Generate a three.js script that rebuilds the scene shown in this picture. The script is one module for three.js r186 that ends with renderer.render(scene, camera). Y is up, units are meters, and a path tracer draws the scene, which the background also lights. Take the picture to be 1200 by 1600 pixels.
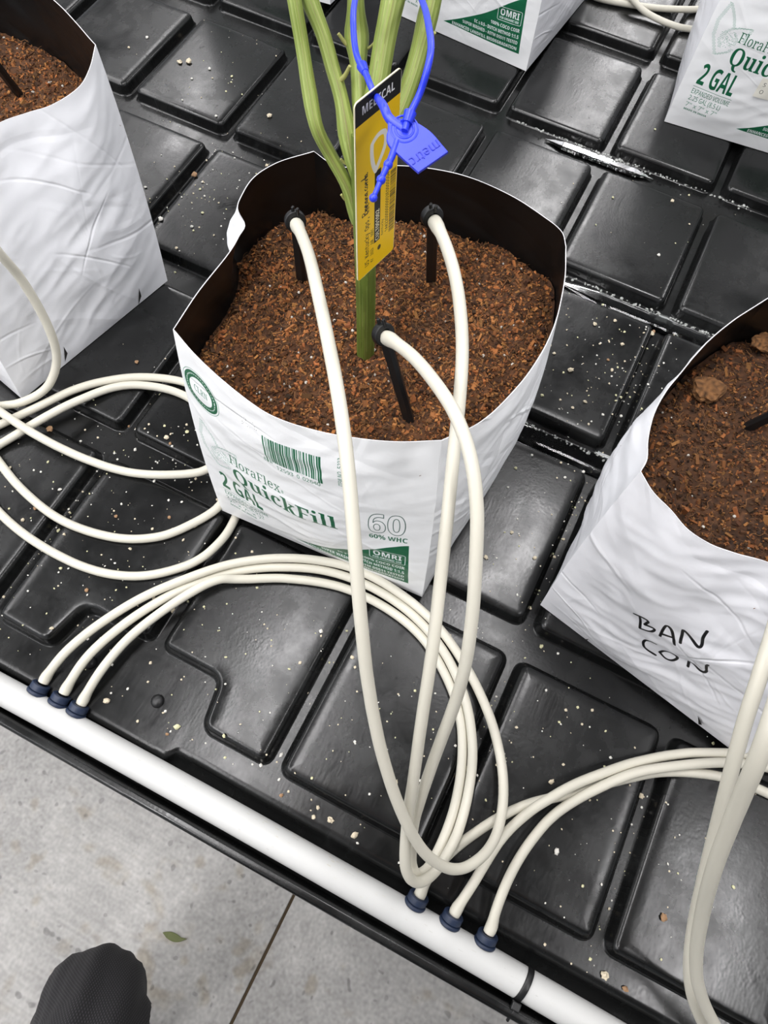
import * as THREE from 'three';
import { RectAreaLightUniformsLib } from 'three/addons/lights/RectAreaLightUniformsLib.js';
import { ImprovedNoise } from 'three/addons/math/ImprovedNoise.js';
import { mergeGeometries } from 'three/addons/utils/BufferGeometryUtils.js';
import { RoundedBoxGeometry } from 'three/addons/geometries/RoundedBoxGeometry.js';
import { FontLoader } from 'three/addons/loaders/FontLoader.js';
import { MarchingCubes } from 'three/addons/objects/MarchingCubes.js';
import { TextGeometry } from 'three/addons/geometries/TextGeometry.js';

// ---------- camera, light, exposure ----------
const scene = new THREE.Scene();
scene.background = new THREE.Color(0x05060a);
const camera = new THREE.PerspectiveCamera(71.47, 0.75, 0.02, 30);
camera.position.set(0, 0.5443, 0);
camera.up.set(-0.42537, 0.38151, -0.82068);
camera.lookAt(-0.14654, 0.5443 - 0.92388, -0.35352);
const renderer = new THREE.WebGLRenderer({ antialias: true });
renderer.toneMapping = THREE.LinearToneMapping;
renderer.toneMappingExposure = 1.0;
renderer.shadowMap.enabled = true;
RectAreaLightUniformsLib.init();
const LIGHT_LEVEL = 26;
const LIGHT_COLOR = new THREE.Color().setRGB(1.0, 0.985, 0.99);
const BAR_Y = 1.5, BAR_W = 0.16, BAR_L = 1.1;
// [x, z, length] of each LED bar, all running across the benches (along z)
const BARS = [[-1.75, -3.5], [-0.33, -3.5], [0.95, -3.5], [-1.75, -2.25], [-0.33, -2.25], [0.95, -2.25], [-1.75, -0.95], [0.1, -0.74, 0.6], [-1.65, 0.3], [-0.35, 0.08], [0.9, 0.05, 0.8], [-2.2, 1.32], [-1.4, 1.32], [-0.6, 1.32]];

const FLOOR_Y = -0.72, CEIL_Y = 1.95;

// ---------- helpers ----------
let seedState = 20240517;
const rnd = () => { seedState = (seedState + 0x6D2B79F5) | 0; let t = Math.imul(seedState ^ (seedState >>> 15), 1 | seedState); t = (t + Math.imul(t ^ (t >>> 7), 61 | t)) ^ t; return ((t ^ (t >>> 14)) >>> 0) / 4294967296; };
const rr = (a, b) => a + (b - a) * rnd();
const gauss = () => Math.sqrt(-2 * Math.log(rnd() + 1e-9)) * Math.cos(6.2832 * rnd());
const noise = new ImprovedNoise();
const n3 = (x, y, z) => noise.noise(x, y, z);
const fbm = (x, y, z, o = 4) => { let s = 0, a = 0.5; for (let i = 0; i < o; i++) { s += a * n3(x, y, z); x *= 2.03; y *= 2.03; z *= 2.03; a *= 0.5; } return s; };
const V = (a, b, c) => Array.isArray(a) ? new THREE.Vector3(...a) : new THREE.Vector3(a, b, c);
const lerp = (a, b, t) => a + (b - a) * t;
const sstep = (a, b, x) => { const t = Math.min(1, Math.max(0, (x - a) / (b - a))); return t * t * (3 - 2 * t); };
const taken = new Map();
const numbered = (n) => { const k = taken.get(n) || 0; taken.set(n, k + 1); return k ? n + '_' + String(k).padStart(3, '0') : n; };
function shade(o) { o.traverse((m) => { if (m.isMesh) { m.castShadow = true; m.receiveShadow = true; } }); return o; }
function mesh(name, geo, mat, parent) { const m = new THREE.Mesh(geo, mat); m.name = name; m.castShadow = m.receiveShadow = true; if (parent) parent.add(m); return m; }
function thing(name, label, category, group, pos) {
  const g = new THREE.Group(); g.name = numbered(name); g.userData = { label, category }; if (group) g.userData.group = group;
  if (pos) g.position.set(...pos); scene.add(g); return g;
}
function single(name, geo, mat, label, category, group, kind) {
  const m = mesh(numbered(name), geo, mat, scene); m.userData = { label, category }; if (group) m.userData.group = group; if (kind) m.userData.kind = kind; return m;
}
function struct(name, geo, mat, label) { const m = mesh(name, geo, mat, scene); m.userData = { kind: 'structure', label, category: name.split('_')[0] }; return m; }
function box(w, h, d, x, y, z) { const g = new THREE.BoxGeometry(w, h, d); g.translate(x, y, z); return g; }
function canvasTex(w, h, draw, srgb = true) {
  const c = document.createElement('canvas'); c.width = w; c.height = h; draw(c.getContext('2d'), w, h);
  const t = new THREE.CanvasTexture(c); if (srgb) t.colorSpace = THREE.SRGBColorSpace; t.wrapS = t.wrapT = THREE.RepeatWrapping; return t;
}
function dataTex(w, h, fn, srgb) {                    // fn(u, v) -> [r, g, b] 0..1
  const d = new Uint8Array(w * h * 4);
  for (let j = 0; j < h; j++) for (let i = 0; i < w; i++) { const c = fn(i / w, j / h); const k = 4 * (j * w + i); for (let q = 0; q < 3; q++) d[k + q] = Math.max(0, Math.min(255, c[q] * 255)); d[k + 3] = 255; }
  const t = new THREE.DataTexture(d, w, h); t.magFilter = THREE.LinearFilter; t.minFilter = THREE.LinearMipmapLinearFilter; t.generateMipmaps = true;
  t.wrapS = t.wrapT = THREE.RepeatWrapping; if (srgb) t.colorSpace = THREE.SRGBColorSpace; t.needsUpdate = true; return t;
}
// tileable noise on the unit square
const tn = (u, v, f, s) => { const a = 6.28318 * u, b = 6.28318 * v, r = f / 6.28318; return 0.5 * (n3(Math.cos(a) * r + s, Math.sin(a) * r, Math.cos(b) * r + 7.3 * s) + n3(Math.cos(b) * r - s, Math.sin(b) * r + s, Math.sin(a) * r)); };
function metreUV(geo, s = 1, ax = 'x', ay = 'z') {
  const p = geo.attributes.position, uv = new Float32Array(p.count * 2), g = { x: (i) => p.getX(i), y: (i) => p.getY(i), z: (i) => p.getZ(i) };
  for (let i = 0; i < p.count; i++) { uv[2 * i] = g[ax](i) * s; uv[2 * i + 1] = g[ay](i) * s; }
  geo.setAttribute('uv', new THREE.BufferAttribute(uv, 2)); return geo;
}
function gridGeo(nu, nv, fn, uvfn) {                  // (nu+1) x (nv+1) grid
  const pos = [], uv = [], idx = [];
  for (let j = 0; j <= nv; j++) for (let i = 0; i <= nu; i++) { const p = fn(i / nu, j / nv); pos.push(p.x, p.y, p.z); const t = uvfn ? uvfn(i / nu, j / nv, p) : [i / nu, j / nv]; uv.push(t[0], t[1]); }
  for (let j = 0; j < nv; j++) for (let i = 0; i < nu; i++) { const a = j * (nu + 1) + i, b = a + 1, c = a + nu + 1, d = c + 1; idx.push(a, b, d, a, d, c); }
  const g = new THREE.BufferGeometry(); g.setAttribute('position', new THREE.Float32BufferAttribute(pos, 3)); g.setAttribute('uv', new THREE.Float32BufferAttribute(uv, 2)); g.setIndex(idx); g.computeVertexNormals(); return g;
}
function sweep(points, radius, seg, rad = 12) {        // round tube through points; radius number or function of t
  const curve = new THREE.CatmullRomCurve3(points.map((p) => V(p)), false, 'centripetal');
  const g = new THREE.TubeGeometry(curve, seg, 1, rad, false);
  const p = g.attributes.position;
  for (let i = 0; i <= seg; i++) {
    const t = i / seg, c = curve.getPointAt(t), R = typeof radius === 'function' ? radius(t) : radius;
    for (let j = 0; j <= rad; j++) { const k = i * (rad + 1) + j; p.setXYZ(k, c.x + (p.getX(k) - c.x) * R, c.y + (p.getY(k) - c.y) * R, c.z + (p.getZ(k) - c.z) * R); }
  }
  // close both ends
  const caps = [0, 1].map((t) => { const c = new THREE.CircleGeometry(typeof radius === 'function' ? radius(t) : radius, rad); const d = curve.getTangentAt(t).multiplyScalar(t ? 1 : -1); c.applyQuaternion(new THREE.Quaternion().setFromUnitVectors(V(0, 0, 1), d)); const o = curve.getPointAt(t); c.translate(o.x, o.y, o.z); return c; });
  const m = mergeGeometries([g, ...caps]); m.userData.curve = curve; return m;
}
function between(geo, a, b) {                          // geometry built along +y from 0, placed from a towards b
  const d = V(b).sub(V(a)).normalize(); geo.applyQuaternion(new THREE.Quaternion().setFromUnitVectors(V(0, 1, 0), d)); geo.translate(...(Array.isArray(a) ? a : a.toArray())); return geo;
}

// ---------- materials ----------
const trayNoise = dataTex(512, 512, (u, v) => { const a = tn(u, v, 6, 1.7) + 0.6 * tn(u, v, 22, 4.1), b = tn(u, v, 90, 2.2), m = 0.5 + 0.55 * a + 0.18 * b; return [0, 0.14 + 0.22 * m, 0]; });
const trayColor = dataTex(512, 512, (u, v) => { const a = sstep(0.05, 0.55, tn(u, v, 5, 9.2) + 0.5 * tn(u, v, 17, 3.3) + 0.35 * tn(u, v, 60, 5.1)); const s = 0.07 + 0.045 * a + 0.015 * tn(u, v, 120, 8.8); return [s * 0.99, s * 1.02, s * 1.02]; }, true);
const trayBump = dataTex(512, 512, (u, v) => { const g = 0.5 + 0.5 * tn(u, v, 150, 6.6) + 0.35 * tn(u, v, 60, 1.1); return [g, g, g]; });
for (const t of [trayNoise, trayColor, trayBump]) t.repeat.set(4, 4);
const M = {};
M.tray = new THREE.MeshPhysicalMaterial({ ior: 1.45, color: 0xffffff, map: trayColor, roughness: 1, roughnessMap: trayNoise, bumpMap: trayBump, bumpScale: 0.00005 });
M.black = new THREE.MeshStandardMaterial({ color: 0x131314, roughness: 0.42 });
M.blackFilm = new THREE.MeshStandardMaterial({ color: 0x0c0b0b, roughness: 0.38 });
M.tube = new THREE.MeshPhysicalMaterial({ color: 0xcdc9bb, roughness: 0.45, sheen: 0.15 });
M.navy = new THREE.MeshStandardMaterial({ color: 0x1d2940, roughness: 0.5 });
M.blue = new THREE.MeshPhysicalMaterial({ color: 0x1f35d8, roughness: 0.38, clearcoat: 0.25, clearcoatRoughness: 0.4 });
M.steel = new THREE.MeshStandardMaterial({ color: 0xb8bcc0, roughness: 0.4, metalness: 0.9 });
const pipeTex = canvasTex(1024, 256, (c, w, h) => {
  c.fillStyle = '#c4c4c2'; c.fillRect(0, 0, w, h);
  for (let i = 0; i < 260; i++) { c.globalAlpha = rr(0.05, 0.3); c.fillStyle = ['#8d8672', '#6b675c', '#b0a57c'][i % 3]; const x = rnd() * w, y = rnd() * h; c.fillRect(x, y, rr(1, 9), rr(0.6, 1.4)); }
  for (let i = 0; i < 90; i++) { c.globalAlpha = rr(0.1, 0.45); c.fillStyle = '#a08c50'; c.fillRect(420 + gauss() * 60, 128 + gauss() * 22, rr(2, 10), 1); }
  c.globalAlpha = 1;
});
M.pipe = new THREE.MeshPhysicalMaterial({ map: pipeTex, roughness: 0.5 });

const PTS = {
  T1: [[-0.2539,-0.0080,0.0269],[-0.2516,-0.0032,0.0184],[-0.2479,0.0021,0.0064],[-0.2443,0.0044,-0.0039],[-0.2398,0.0058,-0.0153],[-0.2348,0.0067,-0.0262],[-0.2296,0.0072,-0.0366],[-0.2238,0.0075,-0.0472],[-0.2176,0.0080,-0.0570],[-0.2110,0.0086,-0.0660],[-0.2040,0.0091,-0.0746],[-0.1968,0.0095,-0.0831],[-0.1890,0.0094,-0.0923],[-0.1810,0.0090,-0.1012],[-0.1725,0.0086,-0.1096],[-0.1634,0.0085,-0.1170],[-0.1538,0.0084,-0.1239],[-0.1438,0.0083,-0.1301],[-0.1332,0.0082,-0.1357],[-0.1222,0.0081,-0.1407],[-0.1114,0.0080,-0.1447],[-0.1002,0.0079,-0.1481],[-0.0892,0.0079,-0.1505],[-0.0778,0.0078,-0.1517],[-0.0666,0.0078,-0.1518],[-0.0549,0.0078,-0.1511],[-0.0431,0.0078,-0.1495],[-0.0316,0.0078,-0.1474],[-0.0199,0.0077,-0.1444],[-0.0084,0.0077,-0.1405],[0.0022,0.0076,-0.1357],[0.0127,0.0076,-0.1299],[0.0228,0.0076,-0.1236],[0.0325,0.0075,-0.1169],[0.0419,0.0074,-0.1095],[0.0506,0.0074,-0.1018],[0.0587,0.0076,-0.0938],[0.0665,0.0080,-0.0846],[0.0732,0.0086,-0.0754],[0.0792,0.0096,-0.0657],[0.0841,0.0110,-0.0554],[0.0875,0.0132,-0.0452],[0.0895,0.0164,-0.0345],[0.0899,0.0202,-0.0246],[0.0875,0.0259,-0.0139],[0.0828,0.0318,-0.0049],[0.0763,0.0374,0.0027],[0.0687,0.0441,0.0068],[0.0604,0.0520,0.0079],[0.0525,0.0600,0.0073],[0.0451,0.0679,0.0053],[0.0377,0.0768,0.0019],[0.0314,0.0849,-0.0017],[0.0246,0.0932,-0.0063],[0.0178,0.1017,-0.0114],[0.0116,0.1097,-0.0165],[0.0055,0.1180,-0.0220],[-0.0005,0.1265,-0.0277],[-0.0062,0.1349,-0.0335],[-0.0117,0.1435,-0.0397],[-0.0170,0.1521,-0.0458],[-0.0217,0.1602,-0.0517],[-0.0265,0.1688,-0.0578],[-0.0306,0.1769,-0.0635],[-0.0349,0.1850,-0.0697],[-0.0393,0.1929,-0.0761],[-0.0439,0.2008,-0.0830],[-0.0484,0.2082,-0.0899],[-0.0533,0.2160,-0.0975],[-0.0583,0.2233,-0.1053],[-0.0634,0.2300,-0.1132],[-0.0686,0.2362,-0.1212],[-0.0740,0.2418,-0.1292],[-0.0798,0.2459,-0.1377],[-0.0863,0.2486,-0.1469],[-0.0932,0.2499,-0.1564],[-0.1000,0.2499,-0.1656],[-0.1071,0.2487,-0.1750],[-0.1143,0.2470,-0.1845],[-0.1210,0.2451,-0.1933],[-0.1279,0.2429,-0.2023],[-0.1350,0.2400,-0.2115],[-0.1419,0.2367,-0.2206],[-0.1491,0.2328,-0.2301],[-0.1560,0.2289,-0.2389],[-0.1632,0.2246,-0.2477],[-0.1702,0.2199,-0.2558],[-0.1761,0.2160,-0.2625],[-0.1843,0.2107,-0.2713],[-0.1854,0.2100,-0.2725]],
  T2: [[-0.2354,-0.0080,0.0266],[-0.2339,-0.0032,0.0182],[-0.2318,0.0019,0.0071],[-0.2298,0.0039,-0.0028],[-0.2266,0.0047,-0.0142],[-0.2230,0.0052,-0.0242],[-0.2184,0.0056,-0.0354],[-0.2133,0.0057,-0.0463],[-0.2079,0.0057,-0.0565],[-0.2020,0.0055,-0.0665],[-0.1952,0.0052,-0.0763],[-0.1879,0.0047,-0.0854],[-0.1800,0.0043,-0.0945],[-0.1717,0.0039,-0.1029],[-0.1628,0.0039,-0.1105],[-0.1535,0.0041,-0.1171],[-0.1434,0.0043,-0.1232],[-0.1332,0.0044,-0.1285],[-0.1225,0.0045,-0.1335],[-0.1114,0.0047,-0.1378],[-0.1002,0.0048,-0.1410],[-0.0886,0.0049,-0.1432],[-0.0769,0.0051,-0.1444],[-0.0654,0.0053,-0.1447],[-0.0540,0.0054,-0.1441],[-0.0428,0.0056,-0.1427],[-0.0316,0.0059,-0.1404],[-0.0204,0.0062,-0.1371],[-0.0093,0.0064,-0.1327],[0.0013,0.0065,-0.1273],[0.0111,0.0065,-0.1212],[0.0201,0.0065,-0.1142],[0.0285,0.0065,-0.1067],[0.0362,0.0066,-0.0986],[0.0436,0.0068,-0.0889],[0.0497,0.0070,-0.0789],[0.0550,0.0075,-0.0686],[0.0591,0.0081,-0.0580],[0.0622,0.0090,-0.0469],[0.0646,0.0101,-0.0358],[0.0662,0.0114,-0.0246],[0.0668,0.0139,-0.0133],[0.0657,0.0179,-0.0020],[0.0635,0.0226,0.0081],[0.0600,0.0282,0.0167],[0.0544,0.0351,0.0231],[0.0480,0.0428,0.0237],[0.0420,0.0512,0.0198],[0.0377,0.0590,0.0137],[0.0339,0.0669,0.0063],[0.0302,0.0755,-0.0019],[0.0271,0.0839,-0.0091],[0.0244,0.0929,-0.0163],[0.0217,0.1020,-0.0237],[0.0188,0.1110,-0.0311],[0.0159,0.1200,-0.0386],[0.0129,0.1290,-0.0461],[0.0100,0.1375,-0.0538],[0.0071,0.1454,-0.0617],[0.0043,0.1529,-0.0697],[0.0014,0.1599,-0.0779],[-0.0017,0.1666,-0.0866],[-0.0053,0.1730,-0.0961],[-0.0090,0.1790,-0.1058],[-0.0127,0.1850,-0.1153],[-0.0163,0.1914,-0.1245],[-0.0199,0.1978,-0.1335],[-0.0235,0.2037,-0.1427],[-0.0273,0.2086,-0.1524],[-0.0312,0.2127,-0.1625],[-0.0350,0.2163,-0.1725],[-0.0388,0.2198,-0.1826],[-0.0426,0.2229,-0.1931],[-0.0464,0.2254,-0.2029],[-0.0506,0.2277,-0.2133],[-0.0551,0.2293,-0.2234],[-0.0601,0.2306,-0.2334],[-0.0656,0.2314,-0.2435],[-0.0712,0.2320,-0.2530],[-0.0774,0.2322,-0.2625],[-0.0836,0.2321,-0.2711],[-0.0911,0.2313,-0.2807],[-0.0983,0.2300,-0.2892],[-0.1055,0.2283,-0.2968],[-0.1066,0.2280,-0.2978]],
  T3: [[-0.2192,-0.0080,0.0273],[-0.2180,-0.0031,0.0186],[-0.2162,0.0020,0.0064],[-0.2149,0.0034,-0.0044],[-0.2132,0.0037,-0.0161],[-0.2105,0.0043,-0.0268],[-0.2070,0.0048,-0.0368],[-0.2025,0.0060,-0.0470],[-0.1971,0.0085,-0.0570],[-0.1909,0.0115,-0.0671],[-0.1847,0.0134,-0.0769],[-0.1780,0.0138,-0.0872],[-0.1709,0.0124,-0.0955],[-0.1631,0.0082,-0.1009],[-0.1535,0.0058,-0.1067],[-0.1440,0.0048,-0.1125],[-0.1331,0.0042,-0.1185],[-0.1224,0.0038,-0.1232],[-0.1114,0.0038,-0.1274],[-0.1000,0.0038,-0.1311],[-0.0888,0.0039,-0.1338],[-0.0769,0.0039,-0.1354],[-0.0652,0.0038,-0.1360],[-0.0536,0.0038,-0.1357],[-0.0421,0.0037,-0.1346],[-0.0306,0.0037,-0.1326],[-0.0196,0.0036,-0.1296],[-0.0089,0.0036,-0.1253],[0.0016,0.0036,-0.1193],[0.0113,0.0036,-0.1124],[0.0204,0.0036,-0.1051],[0.0287,0.0036,-0.0972],[0.0360,0.0036,-0.0886],[0.0422,0.0038,-0.0792],[0.0473,0.0041,-0.0690],[0.0515,0.0046,-0.0586],[0.0549,0.0055,-0.0479],[0.0574,0.0067,-0.0370],[0.0592,0.0081,-0.0264],[0.0600,0.0100,-0.0152],[0.0600,0.0122,-0.0050],[0.0591,0.0156,0.0059],[0.0570,0.0198,0.0146],[0.0512,0.0279,0.0203],[0.0457,0.0333,0.0166],[0.0416,0.0413,0.0102],[0.0378,0.0505,0.0028],[0.0346,0.0600,-0.0046],[0.0325,0.0688,-0.0110],[0.0310,0.0778,-0.0174],[0.0295,0.0871,-0.0244],[0.0282,0.0962,-0.0316],[0.0268,0.1056,-0.0393],[0.0256,0.1150,-0.0468],[0.0245,0.1245,-0.0539],[0.0235,0.1340,-0.0608],[0.0224,0.1429,-0.0673],[0.0210,0.1524,-0.0741],[0.0193,0.1614,-0.0803],[0.0171,0.1700,-0.0871],[0.0143,0.1782,-0.0943],[0.0110,0.1861,-0.1020],[0.0075,0.1938,-0.1097],[0.0035,0.2014,-0.1178],[-0.0005,0.2084,-0.1256],[-0.0049,0.2156,-0.1340],[-0.0094,0.2221,-0.1422],[-0.0146,0.2280,-0.1503],[-0.0203,0.2330,-0.1581],[-0.0269,0.2368,-0.1659],[-0.0344,0.2394,-0.1734],[-0.0423,0.2399,-0.1807],[-0.0506,0.2382,-0.1877],[-0.0591,0.2357,-0.1944],[-0.0677,0.2325,-0.2010],[-0.0762,0.2290,-0.2069],[-0.0853,0.2249,-0.2122],[-0.0945,0.2201,-0.2170],[-0.0980,0.2180,-0.2185]],
  La: [[-0.3957,0.1900,-0.1993],[-0.3940,0.1800,-0.2009],[-0.3922,0.1674,-0.2023],[-0.3908,0.1564,-0.2029],[-0.3897,0.1450,-0.2035],[-0.3893,0.1342,-0.2048],[-0.3890,0.1230,-0.2060],[-0.3880,0.1122,-0.2059],[-0.3866,0.1011,-0.2051],[-0.3852,0.0900,-0.2038],[-0.3839,0.0789,-0.2021],[-0.3827,0.0678,-0.1998],[-0.3821,0.0569,-0.1971],[-0.3824,0.0454,-0.1936],[-0.3837,0.0350,-0.1888],[-0.3860,0.0255,-0.1819],[-0.3896,0.0175,-0.1739],[-0.3952,0.0122,-0.1657],[-0.4023,0.0091,-0.1574],[-0.4104,0.0066,-0.1503],[-0.4198,0.0052,-0.1445],[-0.4303,0.0044,-0.1374],[-0.4411,0.0041,-0.1300],[-0.4447,0.0040,-0.1275]],
  L2: [[-0.4295,0.0040,-0.1006],[-0.4242,0.0036,-0.1088],[-0.4169,0.0036,-0.1204],[-0.4102,0.0037,-0.1310],[-0.4046,0.0038,-0.1402],[-0.3987,0.0038,-0.1498],[-0.3929,0.0039,-0.1596],[-0.3869,0.0040,-0.1700],[-0.3806,0.0041,-0.1804],[-0.3738,0.0041,-0.1896],[-0.3661,0.0042,-0.1981],[-0.3580,0.0044,-0.2054],[-0.3496,0.0045,-0.2122],[-0.3405,0.0046,-0.2186],[-0.3310,0.0047,-0.2239],[-0.3207,0.0049,-0.2285],[-0.3096,0.0052,-0.2324],[-0.2982,0.0056,-0.2351],[-0.2867,0.0061,-0.2361],[-0.2750,0.0067,-0.2357],[-0.2644,0.0075,-0.2333],[-0.2546,0.0084,-0.2277],[-0.2463,0.0093,-0.2200],[-0.2395,0.0103,-0.2108],[-0.2346,0.0099,-0.1994],[-0.2316,0.0089,-0.1884],[-0.2307,0.0080,-0.1774],[-0.2359,0.0071,-0.1686],[-0.2451,0.0064,-0.1617],[-0.2564,0.0058,-0.1552],[-0.2660,0.0053,-0.1503],[-0.2767,0.0048,-0.1456],[-0.2879,0.0047,-0.1415],[-0.2987,0.0049,-0.1386],[-0.3098,0.0053,-0.1364],[-0.3212,0.0060,-0.1348],[-0.3327,0.0072,-0.1334],[-0.3442,0.0092,-0.1324],[-0.3559,0.0115,-0.1317],[-0.3677,0.0135,-0.1316],[-0.3790,0.0146,-0.1320],[-0.3901,0.0150,-0.1330],[-0.4015,0.0145,-0.1345],[-0.4135,0.0135,-0.1361],[-0.4252,0.0122,-0.1380],[-0.4383,0.0103,-0.1402],[-0.4508,0.0083,-0.1423],[-0.4608,0.0065,-0.1441],[-0.4643,0.0060,-0.1447]],
  L3: [[-0.4103,0.0040,-0.0771],[-0.4097,0.0036,-0.0867],[-0.4058,0.0029,-0.0984],[-0.4012,0.0036,-0.1105],[-0.3958,0.0047,-0.1207],[-0.3895,0.0072,-0.1305],[-0.3832,0.0098,-0.1402],[-0.3777,0.0107,-0.1502],[-0.3731,0.0097,-0.1609],[-0.3686,0.0080,-0.1713],[-0.3632,0.0066,-0.1813],[-0.3574,0.0053,-0.1914],[-0.3511,0.0041,-0.2005],[-0.3433,0.0036,-0.2080],[-0.3342,0.0037,-0.2138],[-0.3239,0.0039,-0.2182],[-0.3130,0.0038,-0.2218],[-0.3010,0.0038,-0.2242],[-0.2892,0.0038,-0.2248],[-0.2778,0.0037,-0.2235],[-0.2664,0.0037,-0.2208],[-0.2556,0.0037,-0.2169],[-0.2447,0.0036,-0.2115],[-0.2346,0.0036,-0.2050],[-0.2260,0.0036,-0.1974],[-0.2185,0.0037,-0.1887],[-0.2127,0.0038,-0.1795],[-0.2088,0.0038,-0.1686],[-0.2075,0.0039,-0.1572],[-0.2087,0.0039,-0.1464],[-0.2129,0.0039,-0.1364],[-0.2188,0.0040,-0.1264],[-0.2254,0.0040,-0.1166],[-0.2335,0.0040,-0.1072],[-0.2424,0.0040,-0.1001],[-0.2524,0.0040,-0.0940],[-0.2637,0.0041,-0.0890],[-0.2748,0.0041,-0.0856],[-0.2866,0.0042,-0.0830],[-0.2989,0.0043,-0.0813],[-0.3109,0.0045,-0.0806],[-0.3226,0.0047,-0.0811],[-0.3342,0.0051,-0.0827],[-0.3455,0.0055,-0.0850],[-0.3565,0.0060,-0.0877],[-0.3673,0.0066,-0.0910],[-0.3776,0.0072,-0.0949],[-0.3895,0.0082,-0.0998],[-0.3999,0.0094,-0.1042],[-0.4121,0.0099,-0.1097],[-0.4241,0.0097,-0.1151],[-0.4340,0.0073,-0.1197],[-0.4391,0.0060,-0.1221]],
  L4: [[-0.4057,0.0040,-0.0794],[-0.3981,0.0040,-0.0765],[-0.3873,0.0040,-0.0723],[-0.3750,0.0040,-0.0677],[-0.3632,0.0040,-0.0639],[-0.3518,0.0040,-0.0609],[-0.3404,0.0040,-0.0586],[-0.3290,0.0040,-0.0569],[-0.3172,0.0040,-0.0558],[-0.3053,0.0040,-0.0552],[-0.2930,0.0040,-0.0552],[-0.2807,0.0040,-0.0557],[-0.2693,0.0040,-0.0571],[-0.2573,0.0040,-0.0596],[-0.2461,0.0040,-0.0632],[-0.2357,0.0040,-0.0678],[-0.2258,0.0040,-0.0737],[-0.2163,0.0041,-0.0812],[-0.2078,0.0041,-0.0895],[-0.2010,0.0040,-0.0976],[-0.1952,0.0036,-0.1085],[-0.1923,0.0028,-0.1193],[-0.1912,0.0007,-0.1302],[-0.1925,-0.0028,-0.1410],[-0.1947,-0.0054,-0.1520],[-0.1971,-0.0068,-0.1621],[-0.2000,-0.0077,-0.1729],[-0.2034,-0.0082,-0.1840],[-0.2074,-0.0082,-0.1965],[-0.2112,-0.0081,-0.2080],[-0.2132,-0.0080,-0.2139]],
  U1: [[-0.1910,0.0040,-0.9309],[-0.1838,0.0040,-0.9255],[-0.1732,0.0040,-0.9183],[-0.1602,0.0039,-0.9142],[-0.1497,0.0039,-0.9148],[-0.1374,0.0039,-0.9171],[-0.1248,0.0038,-0.9204],[-0.1129,0.0038,-0.9237],[-0.1013,0.0039,-0.9271],[-0.0899,0.0039,-0.9310],[-0.0797,0.0039,-0.9352],[-0.0695,0.0039,-0.9399],[-0.0594,0.0040,-0.9448],[-0.0496,0.0040,-0.9503],[-0.0399,0.0040,-0.9572],[-0.0312,0.0040,-0.9638],[-0.0223,0.0040,-0.9713],[-0.0136,0.0040,-0.9798],[-0.0060,0.0040,-0.9892],[0.0006,0.0040,-0.9999],[0.0069,0.0040,-1.0119],[0.0126,0.0040,-1.0235],[0.0171,0.0040,-1.0328],[0.0187,0.0040,-1.0360]],
  U2: [[-0.1415,0.0110,-0.9456],[-0.1359,0.0113,-0.9385],[-0.1279,0.0115,-0.9289],[-0.1193,0.0110,-0.9215],[-0.1099,0.0089,-0.9170],[-0.0993,0.0066,-0.9140],[-0.0886,0.0054,-0.9121],[-0.0770,0.0047,-0.9110],[-0.0658,0.0042,-0.9108],[-0.0541,0.0039,-0.9118],[-0.0431,0.0040,-0.9144],[-0.0324,0.0040,-0.9185],[-0.0222,0.0040,-0.9241],[-0.0129,0.0040,-0.9324],[-0.0052,0.0040,-0.9428],[0.0022,0.0040,-0.9542],[0.0073,0.0040,-0.9622]],
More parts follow.
